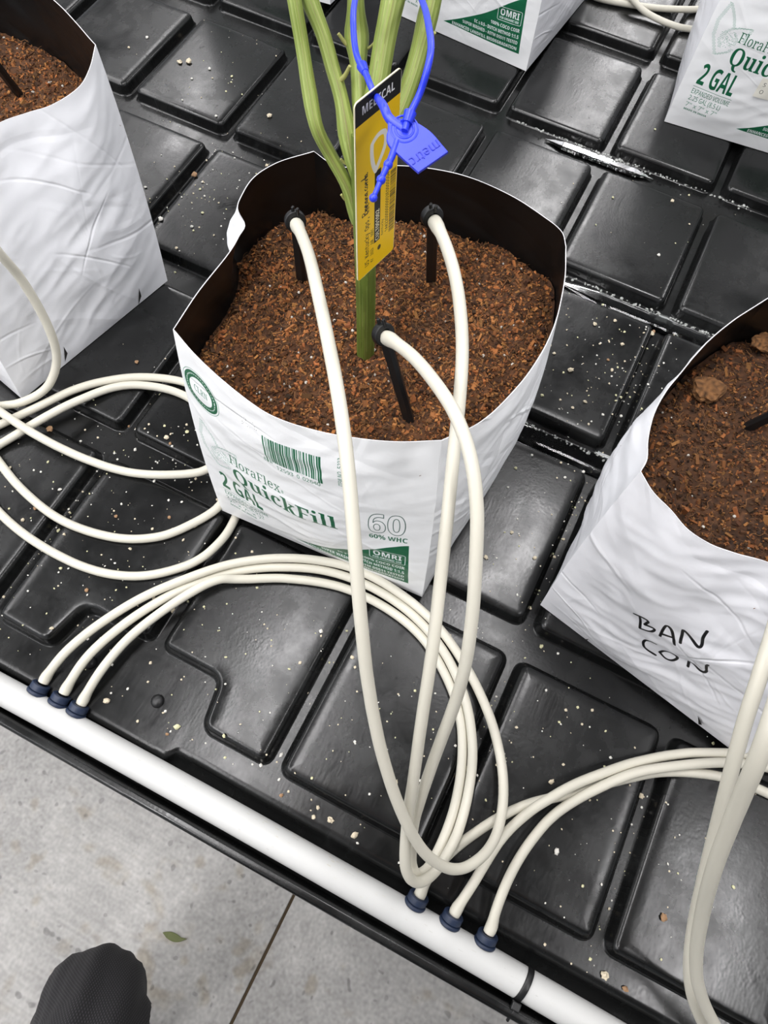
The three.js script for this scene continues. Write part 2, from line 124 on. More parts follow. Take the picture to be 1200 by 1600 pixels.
  C4: [[0.0621,-0.0060,0.0309],[0.0620,-0.0005,0.0210],[0.0642,0.0031,0.0108],[0.0677,0.0053,0.0006],[0.0722,0.0060,-0.0090],[0.0780,0.0055,-0.0188],[0.0840,0.0049,-0.0282],[0.0909,0.0043,-0.0379],[0.0986,0.0038,-0.0472],[0.1069,0.0036,-0.0556],[0.1157,0.0036,-0.0630],[0.1251,0.0036,-0.0702],[0.1341,0.0036,-0.0780],[0.1434,0.0037,-0.0861],[0.1518,0.0037,-0.0932],[0.1602,0.0038,-0.1002],[0.1684,0.0038,-0.1068],[0.1778,0.0039,-0.1139],[0.1875,0.0039,-0.1197],[0.1977,0.0039,-0.1247],[0.2079,0.0040,-0.1289],[0.2184,0.0040,-0.1326],[0.2287,0.0040,-0.1353],[0.2396,0.0040,-0.1372],[0.2509,0.0040,-0.1382],[0.2622,0.0040,-0.1384],[0.2729,0.0040,-0.1383],[0.2857,0.0040,-0.1362],[0.2962,0.0040,-0.1342],[0.3083,0.0040,-0.1317],[0.3201,0.0040,-0.1275],[0.3300,0.0040,-0.1200],[0.3358,0.0040,-0.1118],[0.3411,0.0040,-0.1014],[0.3456,0.0040,-0.0897],[0.3490,0.0040,-0.0776],[0.3514,0.0040,-0.0656],[0.3522,0.0039,-0.0542],[0.3512,0.0039,-0.0419],[0.3488,0.0039,-0.0295],[0.3457,0.0038,-0.0176],[0.3423,0.0038,-0.0069],[0.3387,0.0037,0.0035],[0.3329,0.0037,0.0149],[0.3266,0.0036,0.0231],[0.3194,0.0036,0.0304],[0.3096,0.0035,0.0359],[0.2988,0.0046,0.0368],[0.2878,0.0065,0.0351],[0.2768,0.0092,0.0321],[0.2666,0.0129,0.0279],[0.2571,0.0177,0.0225],[0.2482,0.0234,0.0173],[0.2401,0.0298,0.0126],[0.2324,0.0366,0.0078],[0.2256,0.0435,0.0026],[0.2196,0.0504,-0.0031],[0.2140,0.0580,-0.0093],[0.2093,0.0652,-0.0151],[0.2046,0.0731,-0.0214],[0.1998,0.0820,-0.0280],[0.1957,0.0901,-0.0334],[0.1914,0.0989,-0.0390],[0.1871,0.1081,-0.0447],[0.1828,0.1173,-0.0504],[0.1786,0.1265,-0.0562],[0.1743,0.1359,-0.0620],[0.1701,0.1453,-0.0678],[0.1659,0.1547,-0.0733],[0.1615,0.1645,-0.0787],[0.1572,0.1741,-0.0840],[0.1532,0.1830,-0.0893],[0.1491,0.1922,-0.0956],[0.1453,0.2008,-0.1023],[0.1420,0.2083,-0.1088],[0.1386,0.2167,-0.1167],[0.1361,0.2235,-0.1247],[0.1339,0.2292,-0.1337],[0.1326,0.2330,-0.1436],[0.1319,0.2345,-0.1539],[0.1317,0.2350,-0.1657],[0.1316,0.2353,-0.1765],[0.1318,0.2352,-0.1882],[0.1328,0.2347,-0.1996],[0.1343,0.2338,-0.2111],[0.1370,0.2320,-0.2220],[0.1422,0.2280,-0.2327],[0.1481,0.2235,-0.2420],[0.1500,0.2220,-0.2450]],
  C5: [[0.0884,-0.0060,0.0282],[0.0894,-0.0027,0.0204],[0.0911,0.0012,0.0085],[0.0924,0.0033,-0.0019],[0.0941,0.0051,-0.0137],[0.0962,0.0066,-0.0243],[0.1001,0.0075,-0.0356],[0.1044,0.0081,-0.0447],[0.1089,0.0112,-0.0536],[0.1149,0.0128,-0.0625],[0.1219,0.0122,-0.0722],[0.1295,0.0117,-0.0815],[0.1375,0.0117,-0.0900],[0.1457,0.0114,-0.0982],[0.1535,0.0103,-0.1058],[0.1616,0.0090,-0.1131],[0.1705,0.0077,-0.1202],[0.1799,0.0063,-0.1274],[0.1892,0.0053,-0.1338],[0.1977,0.0049,-0.1392],[0.2089,0.0046,-0.1450],[0.2192,0.0044,-0.1500],[0.2311,0.0044,-0.1555],[0.2428,0.0045,-0.1606],[0.2534,0.0049,-0.1649],[0.2624,0.0056,-0.1691],[0.2729,0.0064,-0.1710],[0.2839,0.0073,-0.1709],[0.2949,0.0083,-0.1706],[0.3072,0.0093,-0.1699],[0.3198,0.0103,-0.1680],[0.3318,0.0104,-0.1643],[0.3419,0.0095,-0.1587],[0.3507,0.0085,-0.1516],[0.3594,0.0076,-0.1429],[0.3676,0.0067,-0.1331],[0.3748,0.0060,-0.1224],[0.3808,0.0055,-0.1112],[0.3850,0.0051,-0.1000],[0.3872,0.0047,-0.0888],[0.3881,0.0045,-0.0766],[0.3879,0.0044,-0.0637],[0.3866,0.0043,-0.0508],[0.3847,0.0044,-0.0385],[0.3822,0.0047,-0.0273],[0.3789,0.0052,-0.0168],[0.3730,0.0060,-0.0053],[0.3655,0.0070,0.0045],[0.3572,0.0082,0.0126],[0.3490,0.0093,0.0193],[0.3397,0.0102,0.0254],[0.3288,0.0103,0.0289],[0.3176,0.0104,0.0299],[0.3065,0.0114,0.0299],[0.2962,0.0142,0.0289],[0.2856,0.0183,0.0269],[0.2754,0.0232,0.0243],[0.2658,0.0283,0.0217],[0.2563,0.0346,0.0184],[0.2477,0.0413,0.0148],[0.2394,0.0486,0.0111],[0.2314,0.0565,0.0076],[0.2238,0.0649,0.0041],[0.2167,0.0736,0.0005],[0.2100,0.0824,-0.0032],[0.2040,0.0911,-0.0072],[0.1985,0.1001,-0.0113],[0.1928,0.1100,-0.0156],[0.1878,0.1193,-0.0194],[0.1827,0.1294,-0.0234],[0.1777,0.1398,-0.0274],[0.1728,0.1500,-0.0312],[0.1680,0.1602,-0.0348],[0.1633,0.1705,-0.0382],[0.1588,0.1806,-0.0415],[0.1547,0.1900,-0.0447],[0.1502,0.2006,-0.0485],[0.1462,0.2103,-0.0522],[0.1425,0.2197,-0.0557],[0.1385,0.2300,-0.0595],[0.1345,0.2402,-0.0632],[0.1308,0.2500,-0.0668],[0.1267,0.2607,-0.0706],[0.1230,0.2707,-0.0743],[0.1195,0.2803,-0.0794],[0.1165,0.2885,-0.0862],[0.1147,0.2934,-0.0952],[0.1143,0.2950,-0.1063],[0.1155,0.2936,-0.1164],[0.1177,0.2907,-0.1275],[0.1197,0.2881,-0.1380],[0.1219,0.2852,-0.1486],[0.1258,0.2813,-0.1601],[0.1296,0.2781,-0.1695],[0.1341,0.2744,-0.1799],[0.1393,0.2701,-0.1903],[0.1450,0.2650,-0.2000],[0.1512,0.2590,-0.2084],[0.1585,0.2517,-0.2170],[0.1657,0.2444,-0.2250],[0.1718,0.2382,-0.2315],[0.1750,0.2350,-0.2350]],
  C6: [[0.1139,-0.0060,0.0274],[0.1121,-0.0021,0.0181],[0.1110,0.0018,0.0060],[0.1110,0.0038,-0.0048],[0.1120,0.0053,-0.0164],[0.1141,0.0060,-0.0277],[0.1173,0.0060,-0.0391],[0.1209,0.0063,-0.0495],[0.1257,0.0072,-0.0594],[0.1311,0.0085,-0.0681],[0.1377,0.0104,-0.0774],[0.1452,0.0125,-0.0868],[0.1525,0.0134,-0.0953],[0.1598,0.0131,-0.1028],[0.1678,0.0127,-0.1098],[0.1769,0.0124,-0.1164],[0.1864,0.0117,-0.1227],[0.1966,0.0108,-0.1293],[0.2065,0.0098,-0.1354],[0.2171,0.0085,-0.1414],[0.2273,0.0071,-0.1465],[0.2373,0.0059,-0.1506],[0.2473,0.0048,-0.1540],[0.2573,0.0043,-0.1568],[0.2663,0.0041,-0.1591],[0.2798,0.0041,-0.1611],[0.2889,0.0039,-0.1623],[0.2995,0.0038,-0.1639],[0.3113,0.0037,-0.1652],[0.3239,0.0036,-0.1658],[0.3369,0.0036,-0.1652],[0.3480,0.0037,-0.1633],[0.3588,0.0037,-0.1605],[0.3702,0.0038,-0.1569],[0.3818,0.0038,-0.1529],[0.3937,0.0039,-0.1487],[0.4055,0.0039,-0.1446],[0.4172,0.0039,-0.1409],[0.4290,0.0040,-0.1376],[0.4419,0.0040,-0.1342],[0.4552,0.0040,-0.1309],[0.4682,0.0040,-0.1277],[0.4802,0.0040,-0.1248],[0.4905,0.0040,-0.1223],[0.4985,0.0040,-0.1204],[0.5000,0.0040,-0.1200]],
  c_front: [[-0.2165,0.1970,-0.1791],[-0.1994,0.1950,-0.1721],[-0.1749,0.1900,-0.1656],[-0.1424,0.1870,-0.1602],[-0.1191,0.1850,-0.1633],[-0.0972,0.1850,-0.1687],[-0.0698,0.1850,-0.1793],[-0.0475,0.1850,-0.1919]],
  c_right: [[-0.0475,0.1850,-0.1919],[-0.0327,0.1860,-0.2126],[-0.0237,0.1870,-0.2385],[-0.0192,0.1870,-0.2677],[-0.0193,0.1880,-0.2969],[-0.0255,0.1900,-0.3278],[-0.0347,0.1930,-0.3518]],
  c_back: [[-0.0347,0.1930,-0.3518],[-0.0415,0.1940,-0.3608],[-0.0585,0.1970,-0.3647],[-0.0809,0.1980,-0.3694],[-0.1084,0.2000,-0.3690],[-0.1299,0.2000,-0.3656],[-0.1577,0.2000,-0.3556],[-0.1788,0.2000,-0.3415],[-0.1951,0.2000,-0.3365],[-0.2097,0.2030,-0.3376]],
  c_left: [[-0.2097,0.2030,-0.3376],[-0.2282,0.2000,-0.3190],[-0.2344,0.2000,-0.3010],[-0.2322,0.2000,-0.2854],[-0.2260,0.2000,-0.2736],[-0.2198,0.1930,-0.2705],[-0.2184,0.1960,-0.2573],[-0.2171,0.1980,-0.2370],[-0.2177,0.1980,-0.2091],[-0.2165,0.1970,-0.1791]],
  l_face: [[-0.4011,0.1950,-0.3620],[-0.3924,0.1930,-0.3411],[-0.3912,0.1900,-0.3263],[-0.3993,0.1880,-0.3029],[-0.4096,0.1870,-0.2908],[-0.4205,0.1870,-0.2735]],
  l_back: [[-0.4535,0.1970,-0.3854],[-0.4011,0.1950,-0.3620]],
  r_front: [[0.0599,0.1900,-0.2232],[0.0708,0.1880,-0.2153],[0.0842,0.1870,-0.2097],[0.0953,0.1870,-0.2036],[0.1087,0.1870,-0.2013],[0.1228,0.1870,-0.2024],[0.1398,0.1870,-0.2051]],
  r_left: [[0.0908,0.1970,-0.3693],[0.0777,0.1960,-0.3453],[0.0662,0.1950,-0.3179],[0.0594,0.1930,-0.2914],[0.0565,0.1920,-0.2651],[0.0586,0.1900,-0.2439],[0.0614,0.1890,-0.2331],[0.0599,0.1900,-0.2232]],
  plate: [[-0.0987,0.3571,-0.2130],[-0.0891,0.3566,-0.2156],[-0.0836,0.3557,-0.2156],[-0.0743,0.3529,-0.2121],[-0.0805,0.3499,-0.2015],[-0.0917,0.3526,-0.2040],[-0.0963,0.3536,-0.2048],[-0.0965,0.3551,-0.2086]],
  neck: [[-0.1129,0.3478,-0.2316],[-0.1098,0.3509,-0.2270],[-0.1020,0.3586,-0.2154],[-0.0986,0.3571,-0.2130]],
  tail: [[-0.0917,0.3517,-0.2017],[-0.0917,0.3494,-0.1956],[-0.0915,0.3472,-0.1901],[-0.0913,0.3455,-0.1856]],
  socket: [[-0.0917,0.3556,-0.2119]],
  loop: [[-0.0909,0.3570,-0.2102],[-0.0917,0.3592,-0.2157],[-0.0910,0.3637,-0.2222],[-0.0907,0.3696,-0.2263],[-0.0925,0.3724,-0.2329],[-0.1016,0.3697,-0.2504],[-0.1184,0.3571,-0.2812],[-0.1412,0.3419,-0.3169],[-0.1581,0.3341,-0.3319],[-0.1591,0.3382,-0.3140],[-0.1492,0.3466,-0.2833],[-0.1408,0.3490,-0.2649],[-0.1326,0.3460,-0.2520],[-0.1226,0.3469,-0.2417],[-0.1182,0.3457,-0.2376],[-0.1161,0.3439,-0.2370],[-0.1131,0.3474,-0.2321]],
  B1: [[-0.1277,0.2660,-0.2437],[-0.1303,0.2741,-0.2440],[-0.1351,0.2860,-0.2447],[-0.1437,0.2984,-0.2454],[-0.1496,0.3100,-0.2450],[-0.1568,0.3215,-0.2523],[-0.1639,0.3345,-0.2606],[-0.1695,0.3483,-0.2662],[-0.1758,0.3576,-0.2737]],
  B2: [[-0.1291,0.2862,-0.2478],[-0.1330,0.2976,-0.2476],[-0.1371,0.3072,-0.2512],[-0.1448,0.3180,-0.2595],[-0.1512,0.3253,-0.2646],[-0.1584,0.3350,-0.2699],[-0.1664,0.3453,-0.2736],[-0.1728,0.3536,-0.2785]],
  B3: [[-0.1306,0.3048,-0.2534],[-0.1371,0.3151,-0.2634],[-0.1438,0.3238,-0.2750],[-0.1488,0.3320,-0.2829],[-0.1513,0.3426,-0.2871],[-0.1549,0.3511,-0.2936]],
  B4: [[-0.1282,0.2977,-0.2501],[-0.1292,0.3119,-0.2583],[-0.1306,0.3248,-0.2688],[-0.1327,0.3366,-0.2791],[-0.1337,0.3476,-0.2877],[-0.1348,0.3561,-0.2952]],
  B5: [[-0.1275,0.2917,-0.2488],[-0.1255,0.3008,-0.2592],[-0.1213,0.3098,-0.2703],[-0.1205,0.3191,-0.2808],[-0.1212,0.3287,-0.2916],[-0.1217,0.3395,-0.2997],[-0.1233,0.3492,-0.3103]],
};

// ---------- the room ----------
const concrete = dataTex(1024, 1024, (u, v) => {
  const a = tn(u, v, 4, 2.1), b = tn(u, v, 14, 5.2), c = tn(u, v, 55, 3.7), d = tn(u, v, 240, 1.3);
  let s = 0.655 + 0.07 * a + 0.06 * b + 0.07 * c + 0.11 * d;
  const st = 0.55 * sstep(0.16, 0.6, tn(u, v, 26, 12.4) + 0.6 * tn(u, v, 70, 6.1) + 0.4 * c);      // brown spatter stains
  const pit = sstep(0.34, 0.5, tn(u, v, 130, 15.5)) * 0.12;
  s -= pit; return [s * lerp(1, 0.80, st), s * lerp(0.985, 0.74, st), s * lerp(0.965, 0.64, st)];
}, true);
concrete.repeat.set(0.8, 0.8);
const concreteBump = dataTex(512, 512, (u, v) => { const g = 0.5 + 0.4 * tn(u, v, 120, 4.4) + 0.3 * tn(u, v, 30, 1.9); return [g, g, g]; }); concreteBump.repeat.set(2, 2);
M.floor = new THREE.MeshStandardMaterial({ map: concrete, roughness: 0.55, bumpMap: concreteBump, bumpScale: 0.0012 });
M.joint = new THREE.MeshStandardMaterial({ color: 0x5d4f3c, roughness: 0.95 });
M.wall = new THREE.MeshStandardMaterial({ color: 0xb9bdc1, roughness: 0.7 });
M.ceiling = new THREE.MeshStandardMaterial({ color: 0x8d9093, roughness: 0.8 });
const RX = 2.7, RZ0 = -4.2, RZ1 = 1.9;
{
  const f = new THREE.Group(); f.name = 'floor'; f.userData = { kind: 'structure', label: 'pale grey stained concrete floor with a saw cut joint', category: 'floor' }; scene.add(f);
  const JX = -0.034, JW = 0.0045;
  mesh('joint_filler', box(2 * RX, 0.1, RZ1 - RZ0, 0, FLOOR_Y - 0.056, (RZ0 + RZ1) / 2), M.joint, f);
  for (const [a, b] of [[-RX, JX - JW / 2], [JX + JW / 2, RX]]) {
    const g = new RoundedBoxGeometry(b - a, 0.02, RZ1 - RZ0, 2, 0.0015); g.translate((a + b) / 2, FLOOR_Y - 0.01, (RZ0 + RZ1) / 2);
    mesh('concrete_slab', metreUV(g), M.floor, f);
  }
  const H = CEIL_Y - FLOOR_Y + 0.1, cy = (CEIL_Y + FLOOR_Y) / 2, cz = (RZ0 + RZ1) / 2, L = RZ1 - RZ0;
  struct('wall_left', box(0.1, H, L + 0.2, -RX - 0.05, cy, cz), M.wall, 'plain pale grey grow room wall on the left side');
  struct('wall_right', box(0.1, H, L + 0.2, RX + 0.05, cy, cz), M.wall, 'plain pale grey grow room wall on the right side');
  struct('wall_back', box(2 * RX, H, 0.1, 0, cy, RZ0 - 0.05), M.wall, 'plain pale grey grow room wall behind the bench');
  struct('wall_front', box(2 * RX, H, 0.1, 0, cy, RZ1 + 0.05), M.wall, 'plain pale grey grow room wall across the aisle');
  struct('ceiling', box(2 * RX + 0.2, 0.1, L + 0.2, 0, CEIL_Y + 0.05, cz), M.ceiling, 'plain grey grow room ceiling');
}
{
  const housing = new THREE.MeshStandardMaterial({ color: 0xcfd2d4, roughness: 0.4, metalness: 0.4 });
  const glow = new THREE.MeshStandardMaterial({ color: 0xffffff, emissive: LIGHT_COLOR, emissiveIntensity: 1.0, roughness: 0.6 });
  for (const [x, z, len = BAR_L] of BARS) {
    const t = thing('grow_light_bar', 'long white LED grow light bar hung under the ceiling', 'light', 'LED grow light bars', [x, BAR_Y, z]); t.rotation.y = Math.PI / 2;
    mesh('housing', new RoundedBoxGeometry(len + 0.04, 0.035, BAR_W + 0.012, 2, 0.006).translate(0, 0.025, 0), housing, t);
    mesh('diffuser', box(len, 0.006, BAR_W, 0, 0.0045, 0), glow, t);
    for (const s of [-1, 1]) mesh('hanger', between(new THREE.CylinderGeometry(0.002, 0.002, CEIL_Y - BAR_Y - 0.04, 6).translate(0, (CEIL_Y - BAR_Y - 0.04) / 2, 0), [s * len * 0.4, 0.04, 0], [s * len * 0.4, 1, 0]), M.steel, t);
    const l = new THREE.RectAreaLight(LIGHT_COLOR, LIGHT_LEVEL, len, BAR_W); l.position.set(0, 0, 0); l.rotation.x = -Math.PI / 2; t.add(l);
  }
}

// ---------- the grow tray ----------
const DEPTH = 0.013;
const ROWS = [   // z0, z1, a seam centre, pitch of the seams
  [-1.005, -0.866, 0.0615, 0.1233], [-0.833, -0.700, 0.0600, 0.1233], [-0.662, -0.527, 0.0615, 0.1233], [-0.495, -0.357, 0.0610, 0.1233], [-0.322, -0.178, 0.0580, 0.126], [-0.146, 0.004, 0.0575, 0.126],
];
const TX0 = -0.94, TX1 = 0.58, TZ0 = -1.03, TZ1 = 0.0705, HALF_GAP = 0.0076;
const panels = [];
const tray = thing('grow_tray', 'black moulded plastic flood tray with raised rectangular panels and drainage channels', 'tray');
function ledge(x) { return 0.0285 + 0.0075 * (1 - sstep(-0.146, -0.137, x)); }
{
  // floor of the channels, front trough and lip, one sheet
  const prof = (x) => { const a = ledge(x); return [[TZ0 - 0.012, -0.05], [TZ0 - 0.012, 0.006], [TZ0 - 0.004, 0.007], [TZ0, -DEPTH], [-0.9, -DEPTH], [-0.6, -DEPTH], [-0.3, -DEPTH], [-0.1, -DEPTH], [0, -DEPTH], [a - 0.006, -DEPTH], [a - 0.002, -DEPTH - 0.0008], [a + 0.001, -DEPTH - 0.003], [a + 0.003, -DEPTH - 0.009], [Math.max(a + 0.005, 0.0385), -0.0242], [0.055, -0.0245], [0.0605, -0.0245], [0.0622, -0.022], [0.0630, -0.010], [0.0640, -0.0072], [0.0655, -0.0066], [0.0680, -0.0066], [0.0700, -0.0072], [0.0708, -0.010], [0.0710, -0.05]]; };
  const xs = []; for (let x = TX0; x < -0.16; x += 0.06) xs.push(x); for (let x = -0.155; x < -0.125; x += 0.0015) xs.push(x); for (let x = -0.12; x <= TX1; x += 0.06) xs.push(x); xs.push(TX1);
  const np = prof(0).length - 1;
  const g = gridGeo(xs.length - 1, np, (u, v) => { const i = Math.round(u * (xs.length - 1)), p = prof(xs[i])[Math.round(v * np)]; return V(xs[i], p[1], p[0]); });
  mesh('tray_floor', metreUV(g), M.tray, tray);
  for (const x of [TX0, TX1]) mesh('side_wall', metreUV(new RoundedBoxGeometry(0.008, 0.057, TZ1 - TZ0 + 0.012, 2, 0.003).translate(x, -0.0215, (TZ0 + TZ1) / 2 - 0.006)), M.tray, tray);
}
function roundPoly(poly, r, off) {                      // poly: [x, z, radiusScale] corners; returns sampled outline shifted outwards by off
  const n = poly.length, out = []; let area = 0;
  for (let i = 0; i < n; i++) { const a = poly[i], b = poly[(i + 1) % n]; area += a[0] * b[1] - b[0] * a[1]; }
  const sg = area > 0 ? 1 : -1, pts = [];
  for (let i = 0; i < n; i++) {
    const p = poly[(i + n - 1) % n], c = poly[i], q = poly[(i + 1) % n];
    const d1 = new THREE.Vector2(c[0] - p[0], c[1] - p[1]).normalize(), d2 = new THREE.Vector2(q[0] - c[0], q[1] - c[1]).normalize();
    const n1 = new THREE.Vector2(d1.y, -d1.x).multiplyScalar(sg), n2 = new THREE.Vector2(d2.y, -d2.x).multiplyScalar(sg);
    const m = n1.clone().add(n2); m.multiplyScalar(1 / Math.max(0.3, m.dot(n1)));
    pts.push({ x: c[0] + m.x * off, z: c[1] + m.y * off, d1, d2, cross: (d1.x * d2.y - d1.y * d2.x) * sg, k: c[2] || 1 });
  }
  for (const c of pts) {
    const R = Math.max(0.0008, (c.cross > 0 ? r * c.k + off : r * c.k - off)), ang = Math.acos(Math.min(1, Math.max(-1, c.d1.dot(c.d2)))), t = R * Math.tan(ang / 2);
    const s = [c.x - c.d1.x * t, c.z - c.d1.y * t], e = [c.x + c.d2.x * t, c.z + c.d2.y * t], N = 7;
    for (let k = 0; k <= N; k++) { const w = k / N, a = (1 - w) * (1 - w), b = 2 * w * (1 - w), d = w * w; out.push([a * s[0] + b * c.x + d * e[0], a * s[1] + b * c.z + d * e[1]]); }
  }
  return out;
}
function panelGeo(poly, fr) {                           // raised plateau with filleted foot and rounded shoulders
  const rings = [[0.0046, -DEPTH], [0.0034, -DEPTH + 0.0005], [0.0026, -DEPTH + 0.0022], [0.0012, -fr * 0.95], [0.0004, -fr * 0.55], [-fr * 0.25, -fr * 0.25], [-fr * 0.6, -fr * 0.12], [-fr * 1.2, -fr * 0.05], [-fr * 2.2, 0]];
  const pos = [], idx = []; let N = 0, last;
  rings.forEach(([o, y], k) => { const ring = roundPoly(poly, 0.0062, o); N = ring.length; ring.forEach((p) => pos.push(p[0], y, p[1])); last = ring; if (k) for (let i = 0; i < N; i++) { const a = (k - 1) * N + i, b = (k - 1) * N + (i + 1) % N, c = k * N + i, d = k * N + (i + 1) % N; idx.push(a, b, d, a, d, c); } });
  const tri = THREE.ShapeUtils.triangulateShape(last.map((p) => new THREE.Vector2(p[0], p[1])), []), o = (rings.length - 1) * N;
  for (const t of tri) idx.push(o + t[0], o + t[1], o + t[2]);
  const faceUp = (i) => { const q = [0, 1, 2].map((k) => V(pos[3 * idx[i + k]], pos[3 * idx[i + k] + 1], pos[3 * idx[i + k] + 2])); return q[1].sub(q[0]).cross(q[2].sub(q[0])).y; };
  const nSide = (rings.length - 1) * N * 6; let sum = 0; for (let i = nSide - N * 6; i < nSide; i += 3) sum += faceUp(i);
  for (let i = 0; i < idx.length; i += 3) if (i < nSide ? sum < 0 : faceUp(i) < 0) { const s = idx[i + 1]; idx[i + 1] = idx[i + 2]; idx[i + 2] = s; }
  const g = new THREE.BufferGeometry(); g.setAttribute('position', new THREE.Float32BufferAttribute(pos, 3)); g.setIndex(idx); g.computeVertexNormals();
  const nn = g.attributes.normal; for (let i = 0; i < N; i++) nn.setXYZ(o + i, 0, 1, 0);
  return metreUV(g);
}
ROWS.forEach(([z0, z1, s, p], r) => {
  const k0 = Math.ceil((TX0 + 0.01 - s) / p), k1 = Math.floor((TX1 - 0.01 - s) / p);
  for (let k = k0; k < k1; k++) {
    const xa = s + k * p + HALF_GAP, xb = s + (k + 1) * p - HALF_GAP;
    let poly = [[xa, z0], [xb, z0], [xb, z1], [xa, z1]];
    if (r === 5) {
      if (k === -2) poly = [[xa, z0], [xb, z0], [xb, z1], [-0.1275, z1, 1.6], [-0.1345, -0.034, 2.2], [xa, -0.034]];      // notch around the bolted bay
      if (k === -3) poly = [[xa, z0], [xb, z0], [xb, -0.034], [-0.2585, -0.034, 2.2], [-0.2665, z1, 1.6], [xa, z1]];
    }
    panels.push([xa, xb, z0, z1]);
    mesh('raised_panel', panelGeo(poly, r === 5 ? 0.0052 : 0.0038), M.tray, tray);
  }
});
for (const [x, z] of [[-0.171, 0.004], [-0.233, 0.003]]) mesh('stud', new THREE.SphereGeometry(0.0052, 20, 10, 0, 6.2832, 0, 1.5).scale(1, 0.75, 1).translate(x, -DEPTH - 0.0002, z), M.black, tray);
const onPanel = (x, z) => panels.some(([a, b, c, d]) => x > a && x < b && z > c && z < d && !(c > -0.15 && z > -0.034 && x > -0.262 && x < -0.131));
const groundY = (x, z) => (onPanel(x, z) ? 0 : -DEPTH);

// steel bench that carries the tray
{
  const b = thing('bench_frame', 'square steel tube bench frame carrying the black tray', 'bench');
  for (const z of [-0.95, -0.07]) mesh('rail', new RoundedBoxGeometry(1.46, 0.04, 0.04, 2, 0.004).translate(-0.18, -0.071, z), M.steel, b);
  for (const x of [-0.9, -0.18, 0.54]) mesh('cross_bar', new RoundedBoxGeometry(0.04, 0.04, 0.84, 2, 0.004).translate(x, -0.071, -0.51), M.steel, b);
  for (const x of [-0.9, 0.54]) for (const z of [-0.95, -0.07]) mesh('leg', new RoundedBoxGeometry(0.04, -0.051 - FLOOR_Y, 0.04, 2, 0.004).translate(x, (FLOOR_Y - 0.051) / 2, z), M.steel, b);
  mesh('deck', box(1.46, 0.006, 0.99, -0.18, -0.048, -0.485), M.steel, b);
}

// water standing in the channels
{
  const wm = new THREE.MeshPhysicalMaterial({ color: 0xffffff, transmission: 1, thickness: 0.004, ior: 1.33, roughness: 0.1, attenuationColor: new THREE.Color(0x5b6a30), attenuationDistance: 0.02 });
  const strip = (x0, x1, z0, z1, y, label) => {
    const nx = 90, nz = 10, e = (u, s) => 0.0022 * fbm(u * 34, s * 5.1, 3.3);
    const top = gridGeo(nx, nz, (u, v) => { const x = lerp(x0, x1, u), w = Math.min(1, 6 * Math.min(u, 1 - u)), zm = (z0 + z1) / 2, za = lerp(zm, z0 + e(u, 1), w), zb = lerp(zm, z1 + e(u, 2), w); const ed = Math.min(1, 5 * Math.min(v, 1 - v)) * w; return V(x, y - 0.0022 * (1 - ed) + 0.00006 * n3(x * 90, v * 3, 1), lerp(za, zb, v)); });
    const bot = gridGeo(nx, nz, (u, v) => { const x = lerp(x0, x1, u), w = Math.min(1, 6 * Math.min(u, 1 - u)), zm = (z0 + z1) / 2; return V(x, -DEPTH + 0.0002, lerp(lerp(zm, z0 + e(u, 1), w), lerp(zm, z1 + e(u, 2), w), v)); }); bot.index.array.reverse(); bot.computeVertexNormals();
    single('water_puddle', mergeGeometries([top, bot]), wm, label, 'water', 'water standing in the tray channels');
  };
  strip(-0.06, 0.30, -0.352, -0.327, -DEPTH + 0.0042, 'shallow dark water in the channel between the printed bag and the handwritten bag');
  strip(-0.05, 0.24, -0.522, -0.500, -DEPTH + 0.0040, 'thin water film in the channel behind the printed bag with the plant');
  strip(-0.13, -0.005, -0.6925, -0.6785, -DEPTH + 0.0046, 'bright reflecting water puddle in the channel beside the rear bags');
  // foam beads along the wet channels, too many to count
  const bead = new THREE.SphereGeometry(1, 8, 6), im = new THREE.InstancedMesh(bead, new THREE.MeshPhysicalMaterial({ color: 0xf4f6f2, transmission: 0.75, thickness: 0.001, ior: 1.33, roughness: 0.05 }), 420), o = new THREE.Object3D();
  for (let i = 0; i < 420; i++) {
    const [x0, x1, z, y] = [[-0.05, 0.2, -0.347, -0.0088], [-0.05, 0.2, -0.520, -0.009], [-0.17, 0.1, -0.693, -0.0084]][i % 3], x = rr(x0, x1), s = rr(0.0004, 0.0012) * (rnd() < 0.1 ? 1.6 : 1);
    o.position.set(x, y + s * 0.25, z + 0.0015 * fbm(x * 60, i % 3, 0) * 3 + Math.abs(gauss()) * 0.0018); o.scale.set(s, s * 0.7, s); o.updateMatrix(); im.setMatrixAt(i, o.matrix);
  }
  im.name = 'foam_beads'; im.userData = { kind: 'stuff', label: 'tiny foam beads and droplets along the wet tray channels', category: 'droplets' }; im.castShadow = im.receiveShadow = true; scene.add(im);
}

